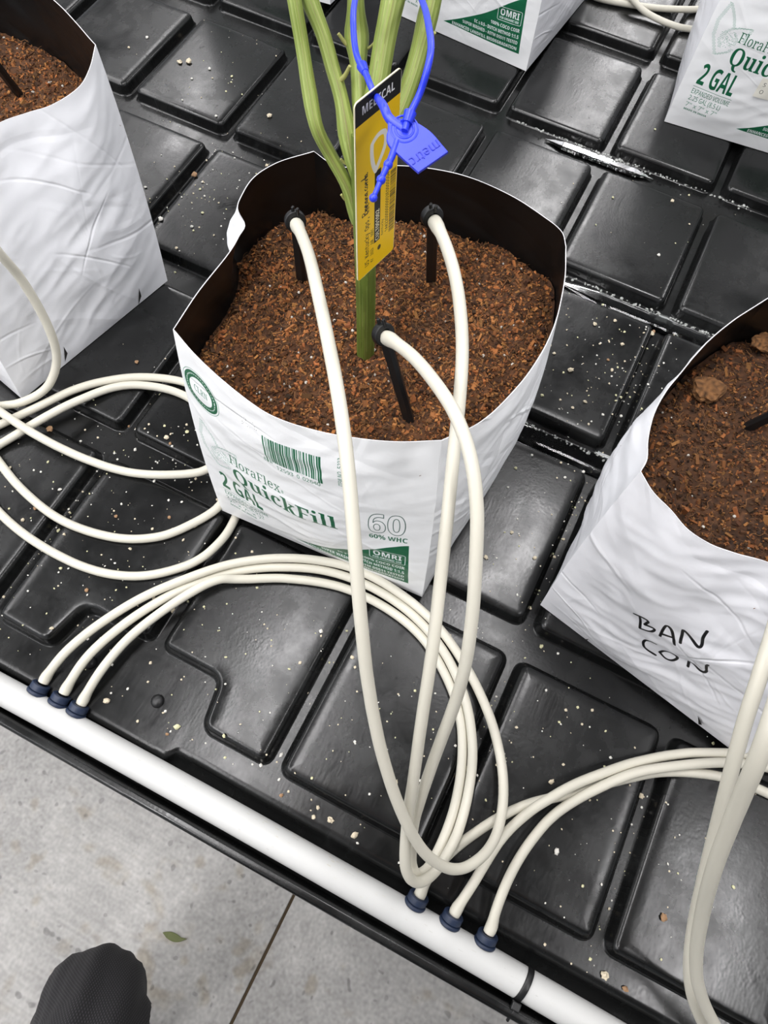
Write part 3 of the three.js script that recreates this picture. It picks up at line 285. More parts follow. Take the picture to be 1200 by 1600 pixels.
// ---------- supply pipe, clamp, barbed outlets ----------
const PIPE_Y = -0.0138, PIPE_R = 0.0106;
const pipeZ = (x) => 0.0478 + 0.032 * (x + 0.03) * (x + 0.03);
{
  const pts = []; for (let x = -0.93; x <= 0.571; x += 0.1) pts.push([x, PIPE_Y, Math.min(pipeZ(x), 0.0505)]);
  const g = sweep(pts, PIPE_R, 60, 32); const uv = g.attributes.uv; for (let i = 0; i < uv.count; i++) uv.setX(i, uv.getX(i) * 4);
  single('supply_pipe', g, M.pipe, 'straight white plastic water pipe along the front edge of the tray', 'pipe');
  // cable tie
  const x = 0.1475, z = pipeZ(0.1475), t = thing('cable_tie', 'black plastic cable tie strapped around the white pipe', 'cable tie', null, [x, PIPE_Y, z]);
  const band = new THREE.LatheGeometry([[PIPE_R + 0.0002, -0.0023], [PIPE_R + 0.0013, -0.0020], [PIPE_R + 0.0013, 0.0020], [PIPE_R + 0.0002, 0.0023]].map((p) => new THREE.Vector2(...p)), 40); band.rotateZ(Math.PI / 2); band.rotateY(-0.12);
  mesh('strap', band, M.black, t);
  mesh('head', new RoundedBoxGeometry(0.0062, 0.0042, 0.0055, 2, 0.001).translate(-0.001, 0.0065, 0.0135), M.black, t);
  mesh('tail', sweep([[-0.001, 0.0062, 0.0155], [-0.002, 0.006, 0.019], [-0.002, 0.003, 0.0235]], 0.0011, 8, 8), M.black, t);
}

// ---------- film of the grow bags ----------
function creaseTex(seed, n, strong) {                    // fine relief of folds pressed into thin film
  seedState = seed; const W = 384, f = [];
  for (let i = 0; i < n; i++) { const a = rnd() < 0.6 ? gauss() * 0.25 - 0.35 : rr(0, 3.14); f.push([rnd(), rnd(), Math.cos(a), Math.sin(a), rr(0.08, 0.45), rr(0.006, 0.03), rr(-1, 1) * (rnd() < 0.25 ? 1.6 : 0.7)]); }
  return dataTex(W, W, (u, v) => { let h = 0.5 + 0.25 * fbm(u * 5, v * 7, seed % 97, 3); for (const [x, y, c, s, L, w, A] of f) { const dx = u - x, dy = v - y, al = (dx * c + dy * s) / L, d = Math.abs(-dx * s + dy * c + 0.02 * al * al) / w; if (d < 1 && al > -1 && al < 1) h += strong * A * (1 - d) * (1 - al * al); } return [h, h, h]; });
}
const crease = [creaseTex(11, 46, 0.2), creaseTex(77, 52, 0.24), creaseTex(303, 60, 0.26)];
const GREEN = '#12603f';
function printFront(c, w, h) {                           // canvas covers 0.178 m x 0.21 m of the front panel
  const X = (u) => u * w, Y = (v) => h - v * h * (0.19 / 0.21), S = w / 0.178;
  c.fillStyle = '#f1f2f3'; c.fillRect(0, 0, w, h); c.fillStyle = GREEN; c.textBaseline = 'alphabetic';
  const txt = (s, u, v, width, height, font, stroke) => { c.save(); c.font = `${font} 100px`.replace(/(.*) 100px$/, (m, a) => { const parts = a.split('|'); return `${parts[0]} 100px ${parts[1]}`; }); const m = c.measureText(s).width; c.translate(X(u), Y(v)); c.scale((width * w) / m, (height * h * 0.19 / 0.21) / 72); stroke ? c.strokeText(s, 0, 0) : c.fillText(s, 0, 0); c.restore(); };
  // leaf emblem in dots
  const leaf = (pts, step) => { for (let k = 0; k < pts.length - 1; k++) { const [a, b] = [pts[k], pts[k + 1]], L = Math.hypot((b[0] - a[0]) * w, (b[1] - a[1]) * h), m = Math.round(L / step); for (let i = 0; i < m; i++) for (const q of [-6, 0, 6]) { const u = lerp(a[0], b[0], i / m), v = lerp(a[1], b[1], i / m); c.beginPath(); c.arc(X(u) + q + (i % 2) * 3, Y(v), 1.9, 0, 7); c.fill(); } } };
  c.globalAlpha = 0.55;
  leaf([[0.06, 0.68], [0.035, 0.59], [0.045, 0.52], [0.09, 0.44], [0.15, 0.475], [0.165, 0.50]], 8); leaf([[0.06, 0.68], [0.10, 0.63], [0.125, 0.585]], 8); leaf([[0.125, 0.585], [0.155, 0.60], [0.215, 0.615], [0.205, 0.56], [0.195, 0.545]], 8);
  leaf([[0.12, 0.585], [0.085, 0.55], [0.08, 0.51], [0.10, 0.475]], 9); leaf([[0.14, 0.57], [0.165, 0.545], [0.16, 0.51]], 9);
  for (let i = 0; i < 90; i++) { c.beginPath(); c.arc(X(0.125 + rr(-0.03, 0.028)), Y(0.53 + rr(-0.04, 0.035)), 1.6, 0, 7); c.fill(); }
  c.globalAlpha = 1;
  txt('FloraFlex', 0.172, 0.538, 0.245, 0.05, '|serif'); txt('\u00ae', 0.42, 0.545, 0.012, 0.016, '|sans-serif');
  txt('QuickFill', 0.172, 0.425, 0.475, 0.092, 'bold|serif');
  txt('2 GAL', 0.068, 0.268, 0.215, 0.115, 'bold|sans-serif');
  c.fillRect(X(0.066), Y(0.253), 0.228 * w, 2);
  txt('EXPANDED VOLUME', 0.068, 0.212, 0.226, 0.027, '|sans-serif'); txt('2.25 GAL (8.5 L)', 0.070, 0.174, 0.19, 0.027, '|sans-serif');
  c.globalAlpha = 0.7; txt('7" x 7" x 7"', 0.068, 0.135, 0.19, 0.024, '|sans-serif'); c.globalAlpha = 1; txt('MADE IN INDIA', 0.070, 0.112, 0.14, 0.011, 'bold|sans-serif');
  // bar code and its digits
  seedState = 5; let x = X(0.39); while (x < X(0.605)) { const a = [2, 3, 4, 6, 8][Math.floor(rnd() * 5)]; const lo = (x < X(0.41) || x > X(0.59)) ? 0.72 : 0.735; c.fillRect(x, Y(0.865), a, Y(lo) - Y(0.865)); x += a + [2, 3, 4, 6][Math.floor(rnd() * 4)]; }
  c.fillRect(X(0.40), Y(0.735), X(0.585) - X(0.40), 0);
  txt('12593', 0.425, 0.700, 0.07, 0.022, '|sans-serif'); txt('0', 0.507, 0.700, 0.012, 0.022, '|sans-serif'); txt('02640', 0.53, 0.700, 0.07, 0.022, '|sans-serif'); txt('8', 0.375, 0.72, 0.012, 0.02, '|sans-serif');
  c.save(); c.translate(X(0.684), Y(0.73)); c.rotate(-Math.PI / 2); c.font = '24px sans-serif'; c.fillText('ITEM NO. 5223', 0, 0); c.restore();
  // 60 in outline
  c.strokeStyle = '#2c4d44'; c.lineWidth = 2.2; c.lineJoin = 'round'; txt('60', 0.765, 0.462, 0.148, 0.135, 'bold|sans-serif', true);
  txt('60% WHC', 0.768, 0.412, 0.152, 0.032, 'bold|sans-serif');
  // green corner block
  c.beginPath(); c.moveTo(X(0.40), Y(0.098)); c.quadraticCurveTo(X(0.66), Y(0.225), X(0.76), Y(0.30)); c.quadraticCurveTo(X(0.86), Y(0.375), X(0.925), Y(0.395)); c.lineTo(X(0.932), Y(0.085)); c.closePath(); c.fill();
  c.fillStyle = '#e9eaec'; c.strokeStyle = '#e9eaec'; c.lineWidth = 3;
  c.beginPath(); c.roundRect(X(0.765), Y(0.318), 0.15 * w, 0.075 * h * 0.905, 8); c.stroke(); txt('OMRI', 0.778, 0.272, 0.125, 0.036, 'bold|sans-serif'); txt('FOR ORGANIC USE', 0.778, 0.252, 0.125, 0.013, 'bold|sans-serif');
  txt('100% COCO COIR', 0.725, 0.205, 0.19, 0.02, 'bold|sans-serif'); txt('EC \u2264 0.5 - DUTCH METHOD 1:1.5', 0.615, 0.170, 0.30, 0.02, 'bold|sans-serif'); txt('SUPER WASHED - ASTM D5511 TESTED', 0.535, 0.136, 0.38, 0.02, 'bold|sans-serif'); txt('ENHANCED LANDFILL BIODEGRADATION', 0.46, 0.101, 0.455, 0.02, 'bold|sans-serif');
  // round badge near the top
  c.strokeStyle = GREEN; c.fillStyle = GREEN; c.lineWidth = 0.0048 * S; c.beginPath(); c.arc(X(0.105), Y(0.855), 0.0125 * S, 0, 7); c.stroke();
  c.lineWidth = 1.5; c.beginPath(); c.arc(X(0.105), Y(0.855), 0.0162 * S, 0, 7); c.stroke(); txt('CLRN', 0.07, 0.845, 0.07, 0.026, '|serif');
  c.strokeStyle = '#dfe4e2'; c.lineWidth = 5; c.setLineDash([7, 5]); c.beginPath(); c.arc(X(0.105), Y(0.855), 0.0125 * S, 0, 7); c.stroke(); c.setLineDash([]);
  c.fillStyle = '#222'; for (let i = 0; i < 14; i++) c.fillRect(X(rr(0.30, 0.37)), Y(rr(0.86, 0.90)), rr(1, 4), rr(1, 3));
}
const STROKES = [[[0.324, 0.435], [0.353, 0.375]], [[0.299, 0.432], [0.357, 0.468], [0.355, 0.411]], [[0.355, 0.411], [0.397, 0.437], [0.391, 0.393], [0.353, 0.375]], [[0.425, 0.408], [0.407, 0.473], [0.416, 0.49], [0.454, 0.457], [0.485, 0.413]], [[0.421, 0.425], [0.463, 0.443]], [[0.494, 0.439], [0.464, 0.502], [0.468, 0.509], [0.529, 0.472], [0.56, 0.468], [0.533, 0.517], [0.527, 0.554]], [[0.44, 0.334], [0.404, 0.329], [0.4, 0.295], [0.429, 0.259], [0.473, 0.26]], [[0.476, 0.291], [0.482, 0.329], [0.541, 0.325], [0.534, 0.289], [0.508, 0.274], [0.476, 0.291]], [[0.586, 0.312], [0.569, 0.346], [0.581, 0.347], [0.625, 0.332], [0.647, 0.349], [0.621, 0.392], [0.621, 0.411]]];
const frontTex = canvasTex(1024, 1208, printFront);
const penTex = canvasTex(1024, 1208, (c, w, h) => {
  c.fillStyle = '#f0f0f4'; c.fillRect(0, 0, w, h); c.strokeStyle = '#111114'; c.lineCap = c.lineJoin = 'round';
  for (const s of STROKES) { c.lineWidth = 11.5; c.beginPath(); const P = s.map(([u, v]) => [u * w, h - v * h]); c.moveTo(...P[0]); for (let i = 1; i < P.length - 1; i++) c.quadraticCurveTo(P[i][0], P[i][1], (P[i][0] + P[i + 1][0]) / 2, (P[i][1] + P[i + 1][1]) / 2); c.lineTo(...P[P.length - 1]); c.stroke(); }
});
const sideTex = canvasTex(512, 604, (c, w, h) => {       // bold black lettering down the side gusset
  c.fillStyle = '#f1f2f3'; c.fillRect(0, 0, w, h); c.fillStyle = '#16181a'; c.save(); c.translate(w * 0.62, h * 0.9); c.rotate(-Math.PI / 2); c.font = 'bold 60px sans-serif'; c.fillText('1 9 5', 30, 0); c.restore();
});
const filmProps = { roughness: 0.36, side: THREE.DoubleSide };
const film = (map, k, s) => new THREE.MeshPhysicalMaterial({ ...(map ? { map } : { color: 0xe6e7eb }), bumpMap: crease[k], bumpScale: s, ...filmProps });
M.filmPlain = [film(null, 0, 0.0035), film(null, 1, 0.0018), film(null, 2, 0.0025)];
M.filmPrint = film(frontTex, 0, 0.0022); M.filmPen = film(penTex, 1, 0.0022); M.filmSide = film(sideTex, 2, 0.003);
M.rim = new THREE.MeshStandardMaterial({ color: 0xcfcfd2, roughness: 0.5 });

// bottom: four corners FL, FR, BR, BL as [x, z]; rim: four runs of points, panel by panel, front, right, back, left
function makeBag(o) {
  const { name, label, bottom, rim, mats, mid = [], wr = 0.0016, seed = 0, from = 0.5 } = o;
  const t = thing(name, label, 'grow bag', 'white coir grow bags');
  const cen = V((bottom[0][0] + bottom[2][0]) / 2, 0, (bottom[0][1] + bottom[2][1]) / 2);
  const curves = rim.map((r) => new THREE.CatmullRomCurve3(r.map((p) => V(p)), false, 'centripetal'));
  const out = [0, 1, 2, 3].map((k) => { const a = bottom[k], b = bottom[(k + 1) % 4]; const n = V(b[1] - a[1], 0, -(b[0] - a[0])).normalize(); const m = V((a[0] + b[0]) / 2, 0, (a[1] + b[1]) / 2).sub(cen); return n.dot(m) < 0 ? n.negate() : n; });
  const P = (k, u, v, inset = 0) => {
    const a = bottom[k], b = bottom[(k + 1) % 4], B = V(lerp(a[0], b[0], u), 0.0006, lerp(a[1], b[1], u)), R = curves[k].getPointAt(Math.min(1, Math.max(0, u)));
    const uc = Math.min(1, Math.max(0, u)), win = Math.sin(Math.PI * uc), nrm = out[k].clone().multiplyScalar(0.5 + Math.min(0.5, Math.min(uc, 1 - uc) * 5)).addScaledVector(out[(k + 3) % 4], Math.max(0, 0.5 - uc * 5)).addScaledVector(out[(k + 1) % 4], Math.max(0, 0.5 - (1 - uc) * 5)).normalize();
    const Mi = B.clone().lerp(R, 0.5).addScaledVector(nrm, 0.003 + 0.005 * win);
    const p = B.multiplyScalar((1 - v) * (1 - 2 * v)).addScaledVector(Mi, 4 * v * (1 - v)).addScaledVector(R, v * (2 * v - 1));
    const e = Math.pow(Math.sin(Math.PI * Math.min(1, Math.max(0, u))), 0.5), f = Math.min(1, v * 8) * (v > 0.93 ? 1 - (v - 0.93) / 0.07 * 0.8 : 1);
    const q = u * 0.9 + 0.5 * v, s = v - 0.35 * u;
    let d = wr * (1.6 * n3(u * 3 + seed + k * 9, v * 4, 2.2) + 1.3 * (0.5 - Math.abs(n3(q * 2.2 + k, s * 7 + seed, 0.7))) + 0.9 * (0.35 - Math.abs(n3(q * 5, s * 13 + k * 3, seed)))) * e * f;
    for (const [kk, mu, mv, su, sv, A] of mid) if (kk === k) d += e * A * Math.exp(-(((u - mu) / su) ** 2) - (((v - mv) / sv) ** 2));
    return p.addScaledVector(nrm, d - inset);
  };
  const names = ['front_panel', 'side_panel', 'back_panel', 'side_panel'];
  const panelMesh = []; for (let k = 0; k < 4; k++) panelMesh[k] = mesh(names[k], gridGeo(72, 72, (u, v) => P(k, u, v), (u, v, p) => [u, p.y / 0.21]), mats[k], t);
  const inner = [], edge = [];
  for (let k = 0; k < 4; k++) { inner.push(gridGeo(72, 30, (u, v) => P(k, u, lerp(from, 1, v), 0.0006))); edge.push(gridGeo(72, 1, (u, v) => P(k, u, 1, 0.0006 * v).add(V(0, 0.0001, 0)))); }
  mesh('inner_lining', mergeGeometries(inner), M.blackFilm, t); mesh('rim_edge', mergeGeometries(edge), M.rim, t);
  mesh('base_sheet', gridGeo(1, 1, (u, v) => V(lerp(lerp(bottom[0][0], bottom[1][0], u), lerp(bottom[3][0], bottom[2][0], u), v), 0.0006, lerp(lerp(bottom[0][1], bottom[1][1], u), lerp(bottom[3][1], bottom[2][1], u), v))), M.rim, t);
  return { t, P, out, cen, panelMesh };
}
function slit(bag, k, u, v, du, dv, w) {                // drain cut standing open in the film
  const a = bag.P(k, u, v, -0.0010), b = bag.P(k, u + du, v + dv, -0.0010), m = bag.P(k, u + du / 2 + w, v + dv / 2, -0.0022), g = new THREE.BufferGeometry();
  g.setAttribute('position', new THREE.Float32BufferAttribute([...a.toArray(), ...b.toArray(), ...m.toArray()], 3)); g.setIndex([0, 1, 2]); g.computeVertexNormals(); mesh('drain_slit', g, new THREE.MeshStandardMaterial({ color: 0x14110f, roughness: 0.8, side: THREE.DoubleSide }), bag.panelMesh[k]);
}
// coir: lumpy heap inside a bag plus chips and fibres
const soilMat = new THREE.MeshStandardMaterial({ vertexColors: true, roughness: 0.95 });
const chipMat = new THREE.MeshStandardMaterial({ color: 0xffffff, roughness: 0.95 });
const chipGeo = new THREE.BoxGeometry(1, 1, 1), fibreGeo = sweep([[-0.5, 0, 0], [-0.2, 0.06, 0.08], [0.2, 0.1, -0.06], [0.5, 0.02, 0.05]], 0.012, 6, 4);
function makeCoir(bag, y0, label, nChip, nFibre, tone, dome = 0.004) {
  const NR = 64, NA = 280, c = bag.cen.clone(), edge = [];
  for (let i = 0; i < NA; i++) { const f = (i / NA) * 4, k = Math.floor(f) % 4; let lo = 0.3, hi = 1; for (let q = 0; q < 18; q++) { const m = (lo + hi) / 2; bag.P(k, f - k === f ? f : f - Math.floor(f), m).y < y0 ? lo = m : hi = m; } edge.push(bag.P(k, f - Math.floor(f), (lo + hi) / 2, 0.0012)); }
  c.set(0, 0, 0); edge.forEach((e) => c.addScaledVector(e, 1 / NA));
  const at = (i, r) => { const a = ((i % NA) + NA) % NA, i0 = Math.floor(a), e = edge[i0].clone().lerp(edge[(i0 + 1) % NA], a - i0); const p = c.clone().lerp(e, r); p.y = y0 + dome * (1 - r * r) - 0.0045 * Math.pow(r, 8) + 0.0055 * fbm(p.x * 38, p.z * 38, 1.5, 3) + 0.0030 * fbm(p.x * 240, p.z * 240, 5.5, 3); return p; };
  const pos = [], col = [], idx = [];
  for (let j = 0; j <= NR; j++) for (let i = 0; i < NA; i++) {
    const p = at(i, j / NR); pos.push(p.x, p.y, p.z);
    const n = 0.38 + 0.9 * fbm(p.x * 300, p.z * 300, 9.1, 3) + 0.35 * fbm(p.x * 40, p.z * 40, 2.7, 2), k = Math.max(0.2, n) * tone; col.push(0.17 * k, 0.066 * k, 0.022 * k);
  }
  for (let j = 0; j < NR; j++) for (let i = 0; i < NA; i++) { const a = j * NA + i, b = j * NA + (i + 1) % NA, d = a + NA, e = b + NA; idx.push(a, e, b, a, d, e); }
  const g = new THREE.BufferGeometry(); g.setAttribute('position', new THREE.Float32BufferAttribute(pos, 3)); g.setAttribute('color', new THREE.Float32BufferAttribute(col, 3)); g.setIndex(idx); g.computeVertexNormals();
  const t = new THREE.Group(); t.name = numbered('coir'); t.userData = { label, category: 'coir', kind: 'stuff', group: 'coir in the grow bags' }; scene.add(t);
  mesh('coir_surface', g, soilMat, t);
  const o = new THREE.Object3D(), C = new THREE.Color(), add = (nm, geo, n, size, pal) => {
    const im = new THREE.InstancedMesh(geo, chipMat, n);
    for (let i = 0; i < n; i++) {
      const p = at(rnd() * NA, Math.sqrt(rnd()) * 0.985); o.position.copy(p); size(o); o.rotation.set(rr(0, 6.3), rr(0, 6.3), rr(0, 6.3)); if (nm === 'fibres') o.rotation.set(gauss() * 0.35, rr(0, 6.3), gauss() * 0.35);
      o.position.y += nm === 'fibres' ? rr(0, 0.0015) : rr(-0.0004, 0.0009); o.updateMatrix(); im.setMatrixAt(i, o.matrix); const q = pal(); C.setRGB(q[0], q[1], q[2]); im.setColorAt(i, C);
    }
    im.name = nm; im.userData.kind = 'stuff'; im.castShadow = im.receiveShadow = true; t.add(im);
  };
  const brown = () => { const k = tone * (rnd() < 0.4 ? rr(0.12, 0.45) : rr(0.5, 1.9)), w = rr(0.8, 1.15); return [0.20 * k, 0.079 * k * w, 0.022 * k * w]; };
  add('chips', chipGeo, nChip, (q) => { const s = rr(0.0007, 0.0021) * (rnd() < 0.06 ? 1.9 : 1); q.scale.set(s * rr(0.8, 2.2), s * rr(0.25, 0.6), s * rr(0.5, 1)); }, brown);
  add('fibres', fibreGeo, nFibre, (q) => { const s = rr(0.003, 0.010); q.scale.set(s, s * rr(0.5, 1.4), s * rr(0.5, 2)); }, () => { const k = tone * rr(0.35, 1.35); return [0.25 * k, 0.115 * k, 0.042 * k]; });
  add('perlite_specks', new THREE.IcosahedronGeometry(1, 0), Math.round(nChip / 110), (q) => { const s = rr(0.0005, 0.0013); q.scale.set(s, s * rr(0.6, 1), s); }, () => { const k = rr(0.35, 0.62); return [k, k * 0.95, k * 0.85]; });
  return { at, c, t };
}

const P_ = PTS;
const bagC = makeBag({
  name: 'grow_bag', label: 'white printed grow bag holding the green stemmed plant and its yellow tag', seed: 3.1, from: 0.6,
  bottom: [[-0.205, -0.148], [-0.027, -0.157], [-0.019, -0.335], [-0.197, -0.326]],
  rim: [P_.c_front, P_.c_right, P_.c_back, P_.c_left], mid: [[3, 0.46, 0.86, 0.10, 0.12, 0.016]],
  mats: [M.filmPrint, M.filmSide, M.filmPlain[1], M.filmPlain[0]],
});
makeCoir(bagC, 0.158, 'reddish brown coir filling the bag that holds the plant', 15000, 1500, 1.0);
const bagL = makeBag({
  name: 'grow_bag', label: 'creased plain white grow bag with drain slits beside a loop of hanging tube', seed: 8.4, wr: 0.0018, from: 0.6,
  bottom: [[-0.586, -0.198], [-0.413, -0.158], [-0.374, -0.325], [-0.547, -0.365]],
  rim: [[[-0.59, 0.187, -0.222], [-0.55, 0.187, -0.205], [-0.49, 0.187, -0.192], [-0.436, 0.187, -0.2]], [[-0.436, 0.187, -0.2], [-0.428, 0.187, -0.235], ...P_.l_face.slice().reverse()], [P_.l_face[0], P_.l_back[0], [-0.51, 0.197, -0.400], [-0.565, 0.197, -0.395]], [[-0.565, 0.197, -0.395], [-0.585, 0.193, -0.33], [-0.597, 0.19, -0.27], [-0.59, 0.187, -0.222]]],
  mats: [M.filmPlain[0], M.filmPlain[1], M.filmPlain[2], M.filmPlain[0]],
});
slit(bagL, 1, 0.80, 0.10, -0.018, -0.095, 0.012); slit(bagL, 1, 0.30, 0.10, -0.02, -0.08, 0.014);
makeCoir(bagL, 0.146, 'brown coir inside the creased plain white bag', 7000, 1100, 1.05);
const bagR = makeBag({
  name: 'grow_bag', label: 'white grow bag hand lettered in black marker pen', seed: 5.9, wr: 0.0026, from: 0.6,
  bottom: [[0.059, -0.194], [0.233, -0.155], [0.272, -0.329], [0.098, -0.368]],
  rim: [[...P_.r_front, [0.185, 0.187, -0.2], [0.226, 0.188, -0.196]], [[0.226, 0.188, -0.196], [0.25, 0.19, -0.24], [0.262, 0.193, -0.29], [0.255, 0.195, -0.345]], [[0.255, 0.195, -0.345], [0.21, 0.197, -0.378], [0.15, 0.198, -0.388], [0.0908, 0.197, -0.3693]], P_.r_left], mid: [[3, 0.8, 0.75, 0.2, 0.25, 0.006]],
  mats: [M.filmPen, M.filmPlain[0], M.filmPlain[2], M.filmPlain[1]],
});
slit(bagR, 0, 0.80, 0.02, -0.035, 0.07, 0.022); slit(bagR, 0, 0.235, 0.0, 0.012, 0.06, 0.004);
const coirR = makeCoir(bagR, 0.157, 'dark brown coir with pale perlite inside the hand lettered bag', 9000, 1200, 0.72);
function plainRim(b, h, grow) { const c = [(b[0][0] + b[2][0]) / 2, (b[0][1] + b[2][1]) / 2]; const k = (p, s) => [c[0] + (p[0] - c[0]) * s, h, c[1] + (p[1] - c[1]) * s]; return [0, 1, 2, 3].map((i) => { const p = b[i], q = b[(i + 1) % 4]; return [k(p, 0.94), ...[0.25, 0.5, 0.75].map((t) => k([lerp(p[0], q[0], t), lerp(p[1], q[1], t)], grow)), k(q, 0.94)]; }); }
const BK = [[-0.363, -0.776], [-0.185, -0.759], [-0.168, -0.936], [-0.346, -0.953]];
const BK2 = [[-0.022, -0.759], [0.156, -0.773], [0.142, -0.950], [-0.036, -0.936]];
const BK3 = [[-0.608, -0.735], [-0.430, -0.752], [-0.413, -0.930], [-0.591, -0.913]];
for (const [b, lab, soil, s] of [
  [BK, 'white printed grow bag behind the plant, green label block on its lower front', 'coir inside the bag behind the plant', 1.7],
  [BK2, 'white printed grow bag with a cream sticker, two tubes running behind it', 'coir inside the bag with the cream sticker', 6.2],
  [BK3, 'white printed grow bag of which only the bottom edge shows past the stems', 'coir inside the farthest bag past the stems', 9.5]]) {
  const bag = makeBag({ name: 'grow_bag', label: lab, seed: s, wr: 0.0013, from: 0.6, bottom: b, rim: plainRim(b, 0.19, 1.08), mats: [M.filmPrint, M.filmPlain[1], M.filmPlain[2], M.filmPlain[0]] });
  makeCoir(bag, 0.162, soil, 1200, 150, 0.9);
  if (b === BK2) {
    const st = canvasTex(256, 128, (c, w, h) => { c.fillStyle = '#efece0'; c.fillRect(0, 0, w, h); c.fillStyle = '#4a4844'; c.font = '34px sans-serif'; c.fillText('S', 22, 52); c.fillText('O', 22, 100); });
    const g = gridGeo(8, 6, (u, v) => bag.P(0, lerp(0.385, 0.62, u), lerp(0.31, 0.42, v), -0.0012));
    single('sticker', g, new THREE.MeshStandardMaterial({ map: st, roughness: 0.6, side: THREE.DoubleSide }), 'cream paper sticker on the front of a printed grow bag', 'sticker');
  }
}

// two clods on the coir of the hand lettered bag
for (const [p, s, lab] of [[[0.0851, 0.162, -0.3171], 0.0085, 'flat crumbly brown clod on the coir of the hand lettered bag'], [[0.1065, 0.162, -0.3688], 0.0065, 'upstanding brown clod by the black wall of the hand lettered bag']]) {
  const ge = new THREE.IcosahedronGeometry(1, 4), q = ge.attributes.position, col = [];
  for (let i = 0; i < q.count; i++) { const x = q.getX(i), y = q.getY(i), z = q.getZ(i), k = 1 + 0.7 * fbm(x * 1.6 + s * 900, y * 1.6, z * 1.6, 3) + 0.28 * fbm(x * 9, y * 9 + s * 300, z * 9, 3), c = 0.7 + 1.5 * fbm(x * 7, y * 5, z * 5, 3); q.setXYZ(i, x * k, y * k, z * k); col.push(0.23 * c, 0.105 * c, 0.037 * c); }
  ge.setAttribute('color', new THREE.Float32BufferAttribute(col, 3)); ge.computeVertexNormals();
  const m = single('coir_clod', ge, soilMat, lab, 'clod', 'clods on the coir'); m.scale.set(s * 1.2, s * 0.5, s); m.position.set(...p); m.rotation.y = s * 100;
}

const LEAF = [-0.1694, 0.2937];

// ---------- drip tubes, outlets and stakes ----------
const TUBE_R = 0.0035;
function dripTube(pts, label, group, ends) {
  if (ends[0]) { const a = V(pts[0]), x = V(a.x, PIPE_Y, pipeZ(a.x)); pts = [a.clone().add(x.sub(a).normalize().multiplyScalar(0.0045)).toArray(), ...pts]; }   // the end is pushed over the barb
  const seg = Math.max(60, pts.length * 4), base = sweep(pts, (t) => TUBE_R, seg, 14), L = base.userData.curve.getLength();
  const sw = (t) => { let r = TUBE_R; if (ends[0]) { const d = t * L; r += 0.0008 * Math.exp(-(((d - 0.004) / 0.005) ** 2)); } if (ends[1]) { const d = (1 - t) * L; r += 0.0008 * Math.exp(-(((d - 0.004) / 0.005) ** 2)); } return r; };
  const g = sweep(pts, sw, seg, 14);
  return single('drip_tube', g, M.tube, label, 'tube', group);
}
const OUT = ['T1', 'T2', 'T3', 'C4', 'C5', 'C6'];
const outletLabels = ['navy barbed outlet at the outer end of the close trio on the pipe', 'middle navy barbed outlet of the close trio on the pipe', 'navy barbed outlet at the stud end of the close trio on the pipe', 'navy barbed outlet under the crossing tube loops', 'middle navy barbed outlet of the spread trio on the pipe', 'navy barbed outlet of the spread trio, next to the cable tie'];
OUT.forEach((k, i) => {
  const p0 = V(PTS[k][0]), p1 = V(PTS[k][2]), x = p0.x - (p1.x - p0.x) * 0.25, z = pipeZ(x), ax = V(x, PIPE_Y, z), dir = p0.clone().sub(ax).normalize();
  const t = thing('barbed_outlet', outletLabels[i], 'fitting', 'barbed outlets on the supply pipe');
  const prof = (a) => new THREE.LatheGeometry(a.map((q) => new THREE.Vector2(...q)), 36);
  const s = PIPE_R - 0.0012, e = p0.distanceTo(ax);
  const place = (g) => between(g, ax.toArray(), p0.toArray());
  mesh('flange', place(prof([[0, s], [0.0074, s], [0.0078, s + 0.0008], [0.0078, s + 0.0020], [0.0072, s + 0.0028], [0.0040, s + 0.0030], [0, s + 0.0030]])), M.navy, t);
  mesh('cap', place(prof([[0, s + 0.0030], [0.0066, s + 0.0030], [0.0072, s + 0.0036], [0.0072, s + 0.0076], [0.0068, s + 0.0082], [0.0050, s + 0.0084], [0.0047, s + 0.0074], [0, s + 0.0074]])), M.navy, t);
  mesh('barb', place(prof([[0, s + 0.007], [0.0024, s + 0.007], [0.0022, e + 0.003], [0, e + 0.003]])), M.black, t);
});
dripTube(PTS.T1, 'white drip tube looping widest and ending at the stake by the bag rear corner', 'white drip tubes', [1, 1]);
dripTube(PTS.T2, 'white drip tube rising straight to the stake beside the bag back wall', 'white drip tubes', [1, 1]);
dripTube(PTS.T3, 'white drip tube bending over to the stake in front of the stem', 'white drip tubes', [1, 1]);
dripTube(PTS.C4, 'white drip tube from the outlet under the loops, sweeping lowest to the marker lettered bag', 'white drip tubes', [1, 0]);
dripTube(PTS.C5, 'white drip tube from the middle spread outlet, its thick loop standing highest', 'white drip tubes', [1, 0]);
dripTube(PTS.C6, 'white drip tube from the outlet next to the cable tie', 'white drip tubes', [1, 0]);
dripTube([[-0.475, 0.237, -0.313], [-0.464, 0.25, -0.285], [-0.445, 0.247, -0.252], [-0.424, 0.228, -0.224], [-0.407, 0.207, -0.205], ...PTS.La], 'white drip tube hanging down in front of the creased plain bag', 'white drip tubes', [0, 0]);
dripTube(PTS.L2, 'white drip tube coil whose lower arc crosses the dirty channel left of the printed bag', 'white drip tubes', [0, 0]);
dripTube(PTS.L3, 'white drip tube coil whose lower arc meets the bottom corner of the printed bag', 'white drip tubes', [0, 0]);
dripTube(PTS.L4, 'white drip tube curving under the front edge of the printed bag', 'white drip tubes', [0, 0]);
dripTube(PTS.U1, 'straighter white drip tube on the tray between the two rear bags', 'white drip tubes', [0, 0]);
dripTube(PTS.U2, 'sagging white drip tube on the tray between the two rear bags', 'white drip tubes', [0, 0]);

